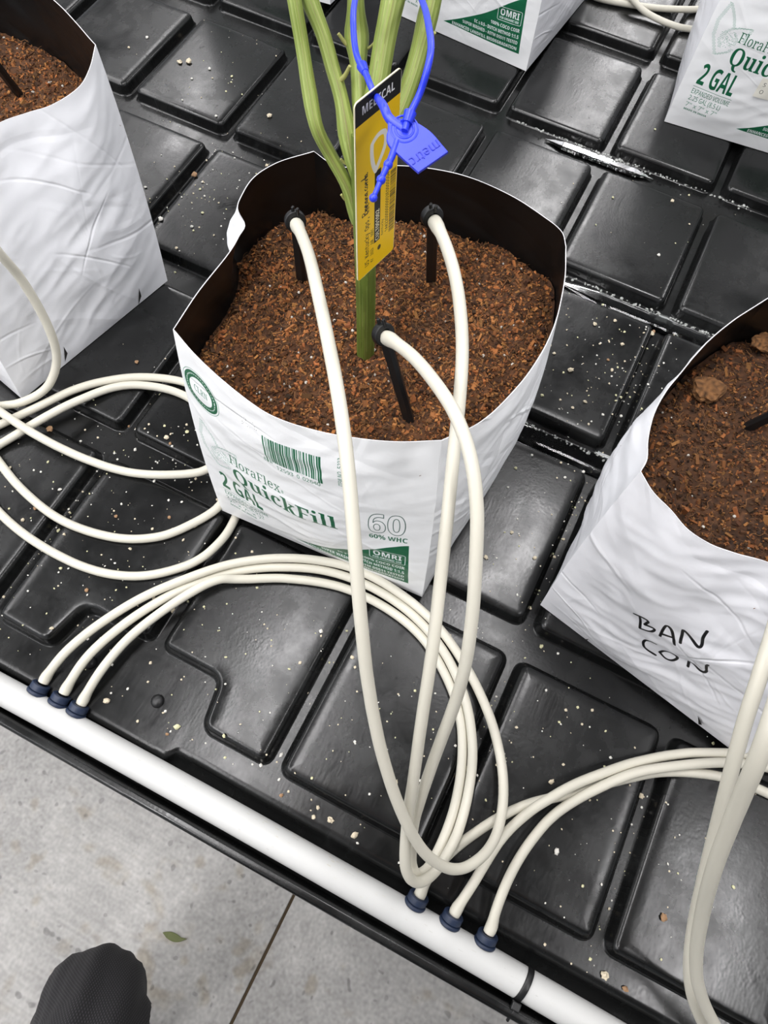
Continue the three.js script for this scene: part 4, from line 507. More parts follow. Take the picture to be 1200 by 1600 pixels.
function dripStake(head, foot, tubeDir, label) {          // slotted shaft, ring head gripping the tube, small barbs on top
  const t = thing('drip_stake', label, 'stake', 'black drip stakes');
  const h = V(head), f = V(foot), ax = h.clone().sub(f).normalize(), q = new THREE.Quaternion().setFromUnitVectors(V(0, 1, 0), ax), L = h.distanceTo(f);
  const sh = new THREE.Shape(); sh.moveTo(-0.0036, 0); sh.lineTo(-0.0030, 0.0022); sh.lineTo(-0.0012, 0.0022); sh.lineTo(-0.0009, 0.0008); sh.lineTo(0.0009, 0.0008); sh.lineTo(0.0012, 0.0022); sh.lineTo(0.0030, 0.0022); sh.lineTo(0.0036, 0); sh.lineTo(0.0022, -0.0022); sh.lineTo(-0.0022, -0.0022);
  const g = new THREE.ExtrudeGeometry(sh, { depth: L + 0.035, steps: 14, bevelEnabled: false }); g.rotateX(-Math.PI / 2); g.translate(0, -0.035, 0);
  const P = g.attributes.position; for (let i = 0; i < P.count; i++) if (P.getY(i) < -0.03) { P.setX(i, P.getX(i) * 0.2); P.setZ(i, P.getZ(i) * 0.2); }
  g.computeVertexNormals(); g.applyQuaternion(q); g.translate(f.x, f.y, f.z); mesh('shaft', g, M.black, t);
  const d = V(tubeDir).normalize(), ring = new THREE.LatheGeometry([[0.0036, -0.003], [0.0062, -0.003], [0.0066, -0.0022], [0.0066, 0.0012], [0.0060, 0.0020], [0.0036, 0.0020]].map((p) => new THREE.Vector2(...p)), 32);
  ring.applyQuaternion(new THREE.Quaternion().setFromUnitVectors(V(0, 1, 0), d)); ring.translate(h.x, h.y, h.z); mesh('collar', ring, M.black, t);
  const back = new THREE.SphereGeometry(0.0040, 16, 12).translate(h.x - d.x * 0.003, h.y - d.y * 0.003, h.z - d.z * 0.003); mesh('emitter_body', back, M.black, t);
  for (const s of [-1, 1]) { const tip = new RoundedBoxGeometry(0.0016, 0.005, 0.002, 1, 0.0004).translate(s * 0.0016, 0.007, -0.001); tip.applyQuaternion(q); tip.translate(h.x, h.y, h.z); mesh('prong', tip, M.black, t); }
}
const tdir = (k) => { const a = PTS[k], n = a.length; return [a[n - 2][0] - a[n - 1][0], a[n - 2][1] - a[n - 1][1], a[n - 2][2] - a[n - 1][2]]; };
dripStake([-0.1872, 0.2095, -0.2745], [-0.186, 0.165, -0.272], tdir('T1'), 'black drip stake by the rear corner of the printed bag, hidden under its tube');
dripStake([-0.1085, 0.2285, -0.2995], [-0.1083, 0.161, -0.3114], tdir('T2'), 'upright black drip stake beside the black back wall of the printed bag');
dripStake([-0.0995, 0.2185, -0.2195], [-0.0762, 0.161, -0.21], tdir('T3'), 'leaning black drip stake in front of the plant stem');
dripStake([-0.475, 0.235, -0.315], [-0.4735, 0.165, -0.331], [0.3, 0.4, 1], 'black drip stake in the creased plain bag');
dripStake([0.1251, 0.185, -0.3058], [0.116, 0.158, -0.3044], [0.3, 0.3, 1], 'black drip stake lying low in the hand lettered bag');

dripStake([0.1515, 0.2205, -0.2475], [0.153, 0.16, -0.262], [-0.45, 0.35, 0.8], 'upright black drip stake in the hand lettered bag, low tube on it');
dripStake([0.1770, 0.2330, -0.2375], [0.187, 0.16, -0.255], [-0.6, 0.55, 0.6], 'upright black drip stake in the hand lettered bag, high looping tube on it');

// ---------- the plant ----------
const stemTex = canvasTex(256, 1024, (c, w, h) => {
  c.fillStyle = '#7c8c3f'; c.fillRect(0, 0, w, h);
  for (let i = 0; i < 420; i++) { c.globalAlpha = rr(0.06, 0.3); c.fillStyle = ['#b9c274', '#6c7f35', '#a9b768', '#7b5a52', '#c9cc9a', '#5f7a30'][i % 6]; c.fillRect(rnd() * w, rnd() * h, rr(1, 6), rr(60, 420)); }
  c.globalAlpha = 1;
});
stemTex.repeat.set(1, 1);
const stemBump = canvasTex(256, 64, (c, w, h) => { c.fillStyle = '#777'; c.fillRect(0, 0, w, h); for (let i = 0; i < 9; i++) { c.fillStyle = i % 2 ? '#aaa' : '#444'; c.fillRect(i * 28 + rr(0, 8), 0, rr(4, 9), h); } }, false);
// tube uv runs u along the length; turn it so that streaks follow the stem
const turnUV = (g) => { const uv = g.attributes.uv; for (let i = 0; i < uv.count; i++) { const a = uv.getX(i); uv.setXY(i, uv.getY(i), a); } return g; };
M.stem = new THREE.MeshPhysicalMaterial({ map: stemTex, roughness: 0.5, bumpMap: stemBump, bumpScale: 0.0005, sheen: 0.2 });
M.stemDark = new THREE.MeshPhysicalMaterial({ map: stemTex, color: 0xc0c8a4, roughness: 0.6, bumpMap: stemBump, bumpScale: 0.0008 });
M.stub = new THREE.MeshStandardMaterial({ color: 0x9a9a5c, roughness: 0.7 });
{
  const t = thing('potted_plant', 'bare green branching plant stem growing from the printed bag', 'plant');
  mesh('main_stem', turnUV(sweep([[-0.121, 0.150, -0.240], [-0.121, 0.18, -0.240], [-0.1215, 0.22, -0.2405], [-0.1235, 0.26, -0.2425], [-0.127, 0.292, -0.2475], [-0.129, 0.31, -0.252]], (u) => lerp(0.0056, 0.0058, u), 30, 20)), M.stemDark, t);
  const grow = (a) => { const n = a.length, p = V(a[n - 1]), q = V(a[n - 2]), d = p.clone().sub(q).normalize(); return [...a, p.clone().addScaledVector(d, 0.05).toArray(), p.clone().addScaledVector(d, 0.13).add(V(0, 0.02, 0)).toArray()]; };
  const bump = (r, c) => (u) => { let s = r; for (const [at, A] of c) s += A * Math.exp(-(((u - at) / 0.035) ** 2)); return s; };
  const spec = { B1: [0.0031, [[0.02, 0.001], [0.24, 0.0004]]], B2: [0.0033, [[0.1, 0.0012], [0.34, 0.0007]]], B3: [0.0036, [[0.2, 0.0020]]], B4: [0.0048, [[0.3, 0.0004], [0.47, 0.0012]]], B5: [0.0041, [[0.3, 0.0005]]] };
  const branch = {}; for (const k in spec) { const pts = grow(PTS[k]); branch[k] = mesh('branch', turnUV(sweep(pts, bump(...spec[k]), 70, 18)), M.stem, t); }
  // stubs where leaves were cut
  const stub = (k, u, dir, L, r) => { const c = new THREE.CatmullRomCurve3(PTS[k].map((p) => V(p))), p = c.getPointAt(u), d = V(dir).normalize(), m = p.clone().addScaledVector(d, L * 0.6).add(V(0, 0.001, 0)), e = p.clone().addScaledVector(d, L).add(V(0, 0.004, 0)); mesh('leaf_stub', sweep([p.toArray(), m.toArray(), e.toArray()], (s) => lerp(r, r * 0.55, s), 10, 8), M.stub, branch[k]); };
  stub('B1', 0.10, [-0.8, 0.1, 0.5], 0.0055, 0.0012); stub('B2', 0.50, [0.75, 0.7, -0.1], 0.0085, 0.0013); stub('B2', 0.12, [-0.8, -0.3, 0.4], 0.006, 0.001);
  stub('B3', 0.55, [-0.9, 0.3, 0.3], 0.009, 0.0013); stub('B3', 0.55, [0.9, 0.1, -0.4], 0.008, 0.0008); stub('B5', 0.72, [0.9, 0.1, 0.1], 0.006, 0.0012);
}

// ---------- yellow tag ----------
const TAGW = 0.0288, TAGH = 0.0992;
{
  const right = V(0.225, 0, -0.974).normalize(), up = V(-0.0175, 1, 0.026).normalize(), fw = new THREE.Vector3().crossVectors(right, up).normalize();
  const t = thing('plant_tag', 'yellow plastic plant tag with black header hanging in front of the stem', 'tag'); t.position.set(-0.1126, 0.3019, -0.2333);
  t.quaternion.setFromRotationMatrix(new THREE.Matrix4().makeBasis(right, new THREE.Vector3().crossVectors(fw, right), fw));
  const rs = (w, h, r) => { const s = new THREE.Shape(); s.moveTo(-w / 2 + r, -h / 2); s.lineTo(w / 2 - r, -h / 2); s.quadraticCurveTo(w / 2, -h / 2, w / 2, -h / 2 + r); s.lineTo(w / 2, h / 2 - r); s.quadraticCurveTo(w / 2, h / 2, w / 2 - r, h / 2); s.lineTo(-w / 2 + r, h / 2); s.quadraticCurveTo(-w / 2, h / 2, -w / 2, h / 2 - r); s.lineTo(-w / 2, -h / 2 + r); s.quadraticCurveTo(-w / 2, -h / 2, -w / 2 + r, -h / 2); return s; };
  const body = new THREE.ExtrudeGeometry(rs(TAGW, TAGH, 0.0024), { depth: 0.0006, bevelEnabled: false, curveSegments: 8 }); body.translate(0, 0, -0.0007);
  mesh('card', body, new THREE.MeshStandardMaterial({ color: 0xe9e2c0, roughness: 0.5 }), t);
  const face = canvasTex(576, 1984, (c, w, h) => {
    c.fillStyle = '#ffcf00'; c.fillRect(0, 0, w, h); c.fillStyle = '#0c0c0e'; c.fillRect(0, 0, w, h * 0.108);
    c.fillStyle = '#fff'; c.font = 'bold 96px sans-serif'; c.textAlign = 'center'; c.save(); c.translate(w * 0.5, h * 0.072); c.scale(0.98, 1.08); c.fillText('MEDICAL', 0, 0); c.restore(); c.textAlign = 'left';
    const vtext = (s, x, y, font, col, sx = 1) => { c.save(); c.translate(x * w, y * h); c.rotate(-Math.PI / 2); c.scale(sx, 1); c.font = font; c.fillStyle = col; c.fillText(s, 0, 0); c.restore(); };
    vtext('US Kentucky Ops, LLC', 0.30, 0.945, 'bold 84px monospace', '#15130c', 0.80); vtext('KY  2023  JUR  0001', 0.42, 0.945, 'bold 56px monospace', '#15130c', 0.7);
    c.save(); c.translate(0.27 * w, 0.60 * h); c.rotate(-Math.PI / 2); c.strokeStyle = '#111'; c.lineWidth = 9; c.lineCap = c.lineJoin = 'round'; c.beginPath();
    { let x = 0; const a = () => { c.bezierCurveTo(x + 8, 4, x + 8, -42, x + 28, -36); c.bezierCurveTo(x - 2, -44, x - 2, 6, x + 22, -6); c.lineTo(x + 28, -34); c.bezierCurveTo(x + 26, 4, x + 34, 2, x + 42, -4); x += 42; }, n = () => { c.bezierCurveTo(x + 4, -50, x + 10, -40, x + 10, 0); c.bezierCurveTo(x + 14, -46, x + 32, -46, x + 32, -8); c.quadraticCurveTo(x + 34, 2, x + 42, -4); x += 42; };
      c.moveTo(8, -78); c.lineTo(0, 0); c.moveTo(0, -72); c.bezierCurveTo(52, -92, 52, -46, 8, -42); c.bezierCurveTo(62, -44, 56, 6, 4, 0); c.moveTo(52, -4); x = 52; a(); n(); a(); n(); a(); x += 16; c.moveTo(x + 26, -38); c.bezierCurveTo(x - 8, -36, x - 4, 8, x + 34, -6); x += 34; c.bezierCurveTo(x, -44, x + 34, -44, x + 26, -8); c.bezierCurveTo(x + 16, 8, x - 6, -10, x + 40, -14); x += 38; n(); c.bezierCurveTo(x - 2, -44, x + 20, -40, x + 22, -20); c.lineTo(x + 34, -88); c.lineTo(x + 28, -4); x += 30; a(); }
    c.stroke(); c.restore();
    c.fillStyle = '#0c0c0e'; c.fillRect(0.44 * w, 0.40 * h, 0.15 * w, 0.43 * h); vtext('CULT001002', 0.565, 0.825, 'bold 74px sans-serif', '#f3eecb', 0.92);
    vtext('Kentucky', 0.68, 0.82, '50px sans-serif', '#1c1a12'); vtext('1A4220000000003E00000041', 0.80, 0.82, 'bold 60px monospace', '#15130c', 0.86);
    seedState = 31; let y = 0.84 * h; c.fillStyle = '#1a180f'; while (y > 0.47 * h) { const a = [4, 6, 8, 12][Math.floor(rnd() * 4)]; c.fillRect(0.83 * w, y - a, 0.14 * w, a); y -= a + [4, 6, 9][Math.floor(rnd() * 3)]; }
    c.strokeStyle = '#f2eee6'; c.lineWidth = 48; c.lineJoin = 'round'; c.beginPath(); c.moveTo(0.37 * w, 0.245 * h); c.quadraticCurveTo(0.52 * w, 0.205 * h, 0.66 * w, 0.232 * h); c.quadraticCurveTo(0.74 * w, 0.275 * h, 0.62 * w, 0.33 * h); c.lineTo(0.46 * w, 0.395 * h); c.quadraticCurveTo(0.34 * w, 0.33 * h, 0.37 * w, 0.245 * h); c.closePath(); c.stroke();
    c.fillStyle = '#4a3f16'; c.beginPath(); c.ellipse(0.58 * w, 0.885 * h, 26, 32, 0, 0, 7); c.fill();
    c.strokeStyle = '#e8e2cf'; c.lineWidth = 8; c.strokeRect(2, 2, w - 4, h - 4);
  });
  const fg = new THREE.ShapeGeometry(rs(TAGW - 0.0003, TAGH - 0.0003, 0.0023), 8), uv = fg.attributes.uv; for (let i = 0; i < uv.count; i++) uv.setXY(i, uv.getX(i) / TAGW + 0.5, uv.getY(i) / TAGH + 0.5);
  mesh('printed_face', fg, new THREE.MeshPhysicalMaterial({ map: face, roughness: 0.42 }), t);
}
// ---------- blue lock tie ----------
{
  const t = thing('lock_tie', 'blue plastic lock tie looped through the yellow tag, with embossed plate', 'tag tie');
  const S = PTS.plate.map((p) => V(p)), o = V(PTS.socket[0]);
  // plate drawn in its own plane
  const ex = S[3].clone().sub(S[6]).normalize(), nz = new THREE.Vector3().crossVectors(ex, S[1].clone().sub(S[4])).normalize(), ey = new THREE.Vector3().crossVectors(nz, ex).normalize(), fl = nz.dot(V(0, 0.5443, 0).sub(o)) < 0 ? -1 : 1;
  const mtx = new THREE.Matrix4().makeBasis(ex, ey.clone().multiplyScalar(1), nz), g = new THREE.Group(); g.name = 'plate_holder';
  const L = S.map((p) => { const d = p.clone().sub(o); return [d.dot(ex), d.dot(ey)]; });
  const sh = new THREE.Shape(); sh.moveTo(...L[0]); sh.lineTo(...L[1]); sh.quadraticCurveTo(...L[2], ...[lerp(L[2][0], L[3][0], 0.3), lerp(L[2][1], L[3][1], 0.3)]); sh.lineTo(...L[3]); sh.lineTo(...L[4]); sh.lineTo(...L[5]); sh.quadraticCurveTo(...L[6], ...L[7]); sh.closePath();
  const pl = new THREE.ExtrudeGeometry(sh, { depth: 0.0012, bevelEnabled: true, bevelThickness: 0.0004, bevelSize: 0.0004, bevelSegments: 2 }); pl.translate(0, 0, -0.0006); pl.applyMatrix4(mtx); pl.translate(o.x, o.y, o.z);
  const plate = mesh('plate', pl, M.blue, t);
  const font = await new FontLoader().loadAsync('fonts/droid/droid_sans_regular.typeface.json');
  const tx = new TextGeometry('metrc', { font, size: 0.0036, depth: 0.0004, curveSegments: 3 }); tx.computeBoundingBox(); const bb = tx.boundingBox; tx.translate(-(bb.max.x) / 2, -0.0013, 0);
  const e34 = [L[4][0] - L[3][0], L[4][1] - L[3][1]], ang = Math.atan2(e34[1], e34[0]), mx = (L[3][0] + L[4][0]) / 2, my = (L[3][1] + L[4][1]) / 2, ln = Math.hypot(...e34);
  tx.rotateZ(ang); tx.translate(mx * 0.72, my * 0.72, 0.0009 * 1); tx.applyMatrix4(mtx); tx.translate(o.x, o.y, o.z); mesh('embossed_lettering', tx, new THREE.MeshPhysicalMaterial({ color: 0x1626b0, roughness: 0.4 }), plate);
  const rg = new THREE.TorusGeometry(0.0034, 0.0005, 8, 28).applyMatrix4(mtx); rg.translate(o.x + nz.x * 0.0008, o.y + nz.y * 0.0008, o.z + nz.z * 0.0008); mesh('socket_ring', rg, M.blue, plate);
  const rg2 = new THREE.TorusGeometry(0.0050, 0.0004, 8, 28).applyMatrix4(mtx); rg2.translate(o.x + nz.x * 0.0008, o.y + nz.y * 0.0008, o.z + nz.z * 0.0008); mesh('socket_ring', rg2, M.blue, plate);
  const lp = PTS.loop; mesh('strap', sweep(lp, 0.0013, 110, 12), M.blue, t);
  const a0 = V(lp[0]), a1 = V(lp[1]); mesh('strap_stop', between(new THREE.CylinderGeometry(0.0024, 0.0018, 0.004, 14).translate(0, 0.005, 0), a0.toArray(), a1.toArray()), M.blue, t);
  const m1 = V(lp[12]), m2 = V(lp[13]); mesh('strap_stop', between(new THREE.CylinderGeometry(0.0016, 0.0023, 0.0045, 14), m1.clone().lerp(m2, 0.7).toArray(), m2.toArray()), M.blue, t);
  mesh('neck', sweep([...PTS.neck, PTS.socket[0]], (u) => lerp(0.0014, 0.0019, u), 24, 12), M.blue, t);
  const tl = [[-0.0925, 0.3540, -0.2075], ...PTS.tail]; const tail = mesh('tail', sweep(tl, (u) => lerp(0.0015, 0.0009, u), 30, 12), M.blue, t), tc = new THREE.CatmullRomCurve3(tl.map((p) => V(p)));
  for (const u of [0.4, 0.66, 0.97]) { const p = tc.getPointAt(u); mesh('tail_barb', new THREE.SphereGeometry(u > 0.9 ? 0.0016 : 0.0018, 12, 10).translate(p.x, p.y, p.z), M.blue, tail); }
}

// ---------- loose crumbs on the tray ----------
{
  seedState = 991;
  const inBag = (x, z) => [bagC, bagL, bagR].some((b) => Math.hypot(x - b.cen.x, z - b.cen.z) < 0.108) ;
  const CL = [[0.03, -0.43, 0.045, 0.045, 190], [0.05, -0.26, 0.035, 0.05, 70], [-0.40, -0.43, 0.045, 0.05, 140], [-0.29, -0.09, 0.075, 0.05, 260], [-0.27, -0.21, 0.04, 0.045, 120], [-0.05, -0.06, 0.11, 0.05, 150], [0.13, -0.07, 0.07, 0.05, 150], [0.0, -0.6, 0.08, 0.05, 22], [-0.45, -0.59, 0.07, 0.05, 60], [-0.2, 0.012, 0.1, 0.015, 40], [0.058, -0.43, 0.003, 0.05, 26], [-0.43, -0.43, 0.004, 0.05, 26], [-0.3205, -0.07, 0.003, 0.045, 30], [0.0575, -0.25, 0.003, 0.05, 34], [0.184, -0.08, 0.003, 0.05, 14], [-0.3, -0.163, 0.07, 0.006, 40], [0.1, -0.16, 0.07, 0.006, 14], [0.05, 0.018, 0.1, 0.006, 18]];
  const geos = [0, 1, 2].map((k) => { const g = new THREE.IcosahedronGeometry(1, 1), p = g.attributes.position; for (let i = 0; i < p.count; i++) { const s = 1 + 0.55 * n3(p.getX(i) * 1.4 + k * 5, p.getY(i) * 1.4, p.getZ(i) * 1.4); p.setXYZ(i, p.getX(i) * s, p.getY(i) * s * 0.8, p.getZ(i) * s); } g.computeVertexNormals(); return g; });
  const cols = [[0.62, 0.54, 0.40], [0.70, 0.68, 0.62], [0.32, 0.19, 0.10], [0.60, 0.58, 0.36]], mats = cols.map((c) => new THREE.MeshStandardMaterial({ color: new THREE.Color().setRGB(...c), roughness: 0.75 }));
  const all = [];
  for (const [cx, cz, sx, sz, n] of CL) for (let i = 0; i < n; i++) { const x = cx + gauss() * sx, z = cz + gauss() * sz; if (inBag(x, z) || z > 0.024) continue; all.push([x, z, Math.min(0.0026, 0.00055 * Math.exp(0.55 * gauss()))]); }
  for (const [x, z, s] of [[0.135, -0.035, 0.0024], [0.215, -0.03, 0.0024], [-0.20, -0.06, 0.0024], [-0.205, 0.021, 0.0025], [-0.015, 0.018, 0.0024], [0.005, 0.019, 0.0026], [0.195, 0.02, 0.0024], [0.21, 0.021, 0.002], [-0.52, -0.59, 0.003], [-0.55, -0.64, 0.003], [-0.40, -0.56, 0.0025], [0.078, -0.3205, 0.0042]]) all.push([x, z, s]);
  all.sort((a, b) => b[2] - a[2]);
  const big = all.slice(0, 110), rest = all.slice(110), kinds = ['tiny tan perlite crumb lying on the black tray', 'tiny white perlite crumb lying on the black tray', 'tiny brown coir crumb lying on the black tray', 'tiny yellowish crumb lying on the black tray'];
  big.forEach(([x, z, s]) => { const k = rnd() < 0.45 ? 0 : rnd() < 0.5 ? 1 : rnd() < 0.6 ? 2 : 3; const m = single('crumb', geos[Math.floor(rnd() * 3)], mats[k], kinds[k], 'crumb', 'loose crumbs on the tray'); m.scale.set(s, s * 0.8, s * rr(0.7, 1.2)); m.rotation.y = rr(0, 6.3); m.position.set(x, groundY(x, z) + s * 0.55, z); });
  const im = new THREE.InstancedMesh(geos[0], new THREE.MeshStandardMaterial({ color: 0xffffff, roughness: 0.75 }), rest.length), o = new THREE.Object3D(), C = new THREE.Color();
  rest.forEach(([x, z, s], i) => { o.position.set(x, groundY(x, z) + s * 0.5, z); o.scale.set(s, s * 0.75, s * rr(0.7, 1.2)); o.rotation.y = rr(0, 6.3); o.updateMatrix(); im.setMatrixAt(i, o.matrix); const q = cols[rnd() < 0.35 ? 0 : rnd() < 0.6 ? 1 : 3]; C.setRGB(...q); im.setColorAt(i, C); });
  im.name = 'fine_grit'; im.userData = { kind: 'stuff', label: 'fine pale grit scattered over the black tray', category: 'grit' }; im.castShadow = im.receiveShadow = true; scene.add(im);
}

// ---------- floor litter ----------
{
  const s = new THREE.Shape(); s.moveTo(-0.018, -0.004); s.quadraticCurveTo(-0.008, 0.007, 0.008, 0.006); s.lineTo(0.017, 0.010); s.lineTo(0.012, 0.003); s.quadraticCurveTo(0.004, -0.007, -0.010, -0.006); s.closePath();
  const g = new THREE.ExtrudeGeometry(s, { depth: 0.0008, bevelEnabled: true, bevelSize: 0.0004, bevelThickness: 0.0004, bevelSegments: 1 }); g.rotateX(-Math.PI / 2);
  const p = g.attributes.position; for (let i = 0; i < p.count; i++) p.setY(i, p.getY(i) + 60 * (p.getX(i) ** 2) * 0.12); g.computeVertexNormals();
  const m = single('leaf_scrap', g, new THREE.MeshStandardMaterial({ color: 0x6a7048, roughness: 0.8 }), 'small dry green leaf scrap on the concrete floor', 'leaf'); m.position.set(LEAF[0], FLOOR_Y + 0.0006, LEAF[1]); m.rotation.y = -0.15;
}

// ---------- person: one leg beside the bench ----------
{
  const path = [[-0.205, -0.655, 0.515], [-0.198, -0.60, 0.48], [-0.184, -0.50, 0.42], [-0.170, -0.40, 0.345], [-0.150, -0.315, 0.294], [-0.145, -0.262, 0.268], [-0.122, -0.215, 0.276], [-0.094, -0.165, 0.312], [-0.06, -0.05, 0.425], [-0.015, 0.06, 0.515], [0.015, 0.15, 0.58]];
  const rad = [0.050, 0.052, 0.050, 0.053, 0.051, 0.050, 0.053, 0.059, 0.064, 0.074, 0.08];
  const curve = new THREE.CatmullRomCurve3(path.map((q) => V(q)), false, 'centripetal'), fr = curve.computeFrenetFrames(1, false);
  const NS = 150, NA = 72, side = V(0.9, 0, -0.44).normalize(), pos = [], idx = [], uv = [];
  for (let j = 0; j <= NS; j++) {
    const t = j / NS, c = curve.getPointAt(t), tg = curve.getTangentAt(t), s = side.clone().addScaledVector(tg, -side.dot(tg)).normalize(), f = new THREE.Vector3().crossVectors(s, tg).normalize();
    const x = t * (rad.length - 1), i0 = Math.min(rad.length - 2, Math.floor(x)), R0 = lerp(rad[i0], rad[i0 + 1], x - i0);
    for (let i = 0; i < NA; i++) {
      const a = (i / NA) * 6.28318, d = 1.0 * Math.abs(n3(Math.cos(a) * 1.5 + t * 4, Math.sin(a) * 1.5 + t * 3, t * 3)) , fold = 0.5 - Math.abs(n3(Math.cos(a + t * 5) * 2.6, Math.sin(a + t * 5) * 2.6, t * 5));
      const R = (R0 - 0.004 + 0.004 * d + 0.008 * fold) * (j === NS || j === 0 ? 0.9 : 1);
      const q = c.clone().addScaledVector(s, Math.cos(a) * R).addScaledVector(f, Math.sin(a) * R); pos.push(q.x, q.y, q.z); uv.push(i / NA * 10, t * 20);
    }
  }
  for (let j = 0; j < NS; j++) for (let i = 0; i < NA; i++) { const a = j * NA + i, b = j * NA + (i + 1) % NA, c = a + NA, d = b + NA; idx.push(a, b, d, a, d, c); }
  const e = pos.length / 3; for (const t of [0, 1]) { const c = curve.getPointAt(t); pos.push(c.x, c.y, c.z); uv.push(0, 0); } for (let i = 0; i < NA; i++) { idx.push(e, (i + 1) % NA, i); idx.push(e + 1, NS * NA + i, NS * NA + (i + 1) % NA); }
  const g = new THREE.BufferGeometry(); g.setAttribute('position', new THREE.Float32BufferAttribute(pos, 3)); g.setAttribute('uv', new THREE.Float32BufferAttribute(uv, 2)); g.setIndex(idx); g.computeVertexNormals();
  const weave = canvasTex(128, 128, (c, w, h) => { c.fillStyle = '#161517'; c.fillRect(0, 0, w, h); for (let y = 0; y < 16; y++) for (let x = 0; x < 16; x++) { c.fillStyle = (x + y) % 2 ? '#39373b' : '#0a090b'; c.beginPath(); c.arc(x * 8 + 4, y * 8 + 4, 2.8, 0, 7); c.fill(); } });
  weave.repeat.set(1.6, 1.6);
  const t = thing('person', 'person in black mesh trousers standing beside the bench, knee towards the tray', 'person');
  // body: one continuous figure, tapered bones joined smoothly
  {
    const SK = [0.42, 0.25, 0.18], TOP = [0.045, 0.047, 0.055], LEG = [0.012, 0.012, 0.013];
    const hipL = [-0.005, 0.155, 0.535], hipR = [0.175, 0.155, 0.555], chest = [0.085, 0.52, 0.50], shL = [-0.085, 0.645, 0.47], shR = [0.255, 0.645, 0.48], neck = [0.085, 0.70, 0.46], head = [0.08, 0.83, 0.40];
    const BONES = [   // joint, joint, radius, radius, colour
      [[-0.160, -0.29, 0.290], [-0.197, -0.63, 0.50], 0.034, 0.028, LEG], [[-0.150, -0.262, 0.275], hipL, 0.036, 0.062, LEG], [[0.19, -0.27, 0.55], [0.20, -0.63, 0.60], 0.046, 0.036, LEG], [[0.19, -0.27, 0.55], hipR, 0.050, 0.072, LEG],
      [hipL, hipR, 0.085, 0.085, LEG], [[0.085, 0.20, 0.545], [0.085, 0.34, 0.535], 0.115, 0.105, TOP], [[0.085, 0.34, 0.535], chest, 0.108, 0.125, TOP], [[0.03, 0.56, 0.495], [0.14, 0.56, 0.495], 0.10, 0.10, TOP], [shL, shR, 0.055, 0.055, TOP],
      [shL, [-0.135, 0.47, 0.30], 0.050, 0.042, TOP], [[-0.135, 0.47, 0.30], [-0.082, 0.575, 0.085], 0.040, 0.028, SK], [shR, [0.275, 0.46, 0.30], 0.050, 0.042, TOP], [[0.275, 0.46, 0.30], [0.125, 0.565, 0.045], 0.040, 0.028, SK],
      [neck, head, 0.055, 0.052, SK], [[0.08, 0.845, 0.405], [0.08, 0.875, 0.385], 0.088, 0.078, SK], [[0.08, 0.80, 0.345], [0.08, 0.785, 0.350], 0.045, 0.042, SK], [[0.08, 0.845, 0.310], [0.08, 0.822, 0.292], 0.010, 0.013, SK], [[-0.005, 0.85, 0.40], [-0.012, 0.83, 0.405], 0.014, 0.012, SK], [[0.165, 0.85, 0.40], [0.172, 0.83, 0.405], 0.014, 0.012, SK],
    ];
    for (const [s, w] of [[-1, [-0.082, 0.575, 0.085]], [1, [0.125, 0.565, 0.045]]]) {   // hands closing on the phone's edges
      const px = s < 0 ? -0.075 : 0.085, pz = s < 0 ? 0.045 : 0.0;
      BONES.push([w, [px + s * 0.004, 0.572, pz], 0.026, 0.024, SK]);
      for (let f = 0; f < 4; f++) { const z0 = pz - 0.024 + f * 0.016; BONES.push([[px, 0.578, z0], [px - s * 0.012, 0.592, z0 - 0.018], 0.0095, 0.009, SK], [[px - s * 0.012, 0.592, z0 - 0.018], [px - s * (0.030 + 0.006 * Math.sin(f)), 0.590, z0 - 0.022], 0.009, 0.008, SK]); }
      BONES.push([[px, 0.585, pz + 0.026], [px - s * 0.022, 0.604, pz + 0.018], 0.011, 0.009, SK]);
    }
    const lo = [-0.32, -0.70, -0.08], size = 1.72, N = 132, mc = new MarchingCubes(N, chipMat, false, false, 400000); mc.isolation = 0;
    const cell = size / N, f = mc.field; f.fill(-1);
    const A = BONES.map(([a, b, r, q, c]) => { const d = [b[0] - a[0], b[1] - a[1], b[2] - a[2]]; return { a, d, L: d[0] * d[0] + d[1] * d[1] + d[2] * d[2], r, q, c, lo: [0, 1, 2].map((k) => Math.min(a[k], b[k]) - Math.max(r, q) - 0.05), hi: [0, 1, 2].map((k) => Math.max(a[k], b[k]) + Math.max(r, q) + 0.05) }; });
    const dist = (B, x, y, z) => { const px = x - B.a[0], py = y - B.a[1], pz = z - B.a[2], h = Math.min(1, Math.max(0, (px * B.d[0] + py * B.d[1] + pz * B.d[2]) / B.L)); return Math.hypot(px - h * B.d[0], py - h * B.d[1], pz - h * B.d[2]) - lerp(B.r, B.q, h); };
    const D = new Float32Array(N * N * N).fill(1);
    for (const B of A) {
      const k = B.r < 0.02 ? 0.008 : 0.03, r = [0, 1, 2].map((m) => [Math.max(0, Math.floor((B.lo[m] - lo[m]) / cell)), Math.min(N - 1, Math.ceil((B.hi[m] - lo[m]) / cell))]);
      for (let z = r[2][0]; z <= r[2][1]; z++) for (let y = r[1][0]; y <= r[1][1]; y++) for (let x = r[0][0]; x <= r[0][1]; x++) { const i = x + y * N + z * N * N, d = dist(B, lo[0] + x * cell, lo[1] + y * cell, lo[2] + z * cell), o = D[i], h = Math.max(0, k - Math.abs(o - d)) / k; D[i] = Math.min(o, d) - h * h * k * 0.25; }
    }
    for (let i = 0; i < D.length; i++) f[i] = -D[i];
    mc.update(); const n = mc.count, P = new Float32Array(n * 3), Nn = new Float32Array(n * 3), Cc = new Float32Array(n * 3);
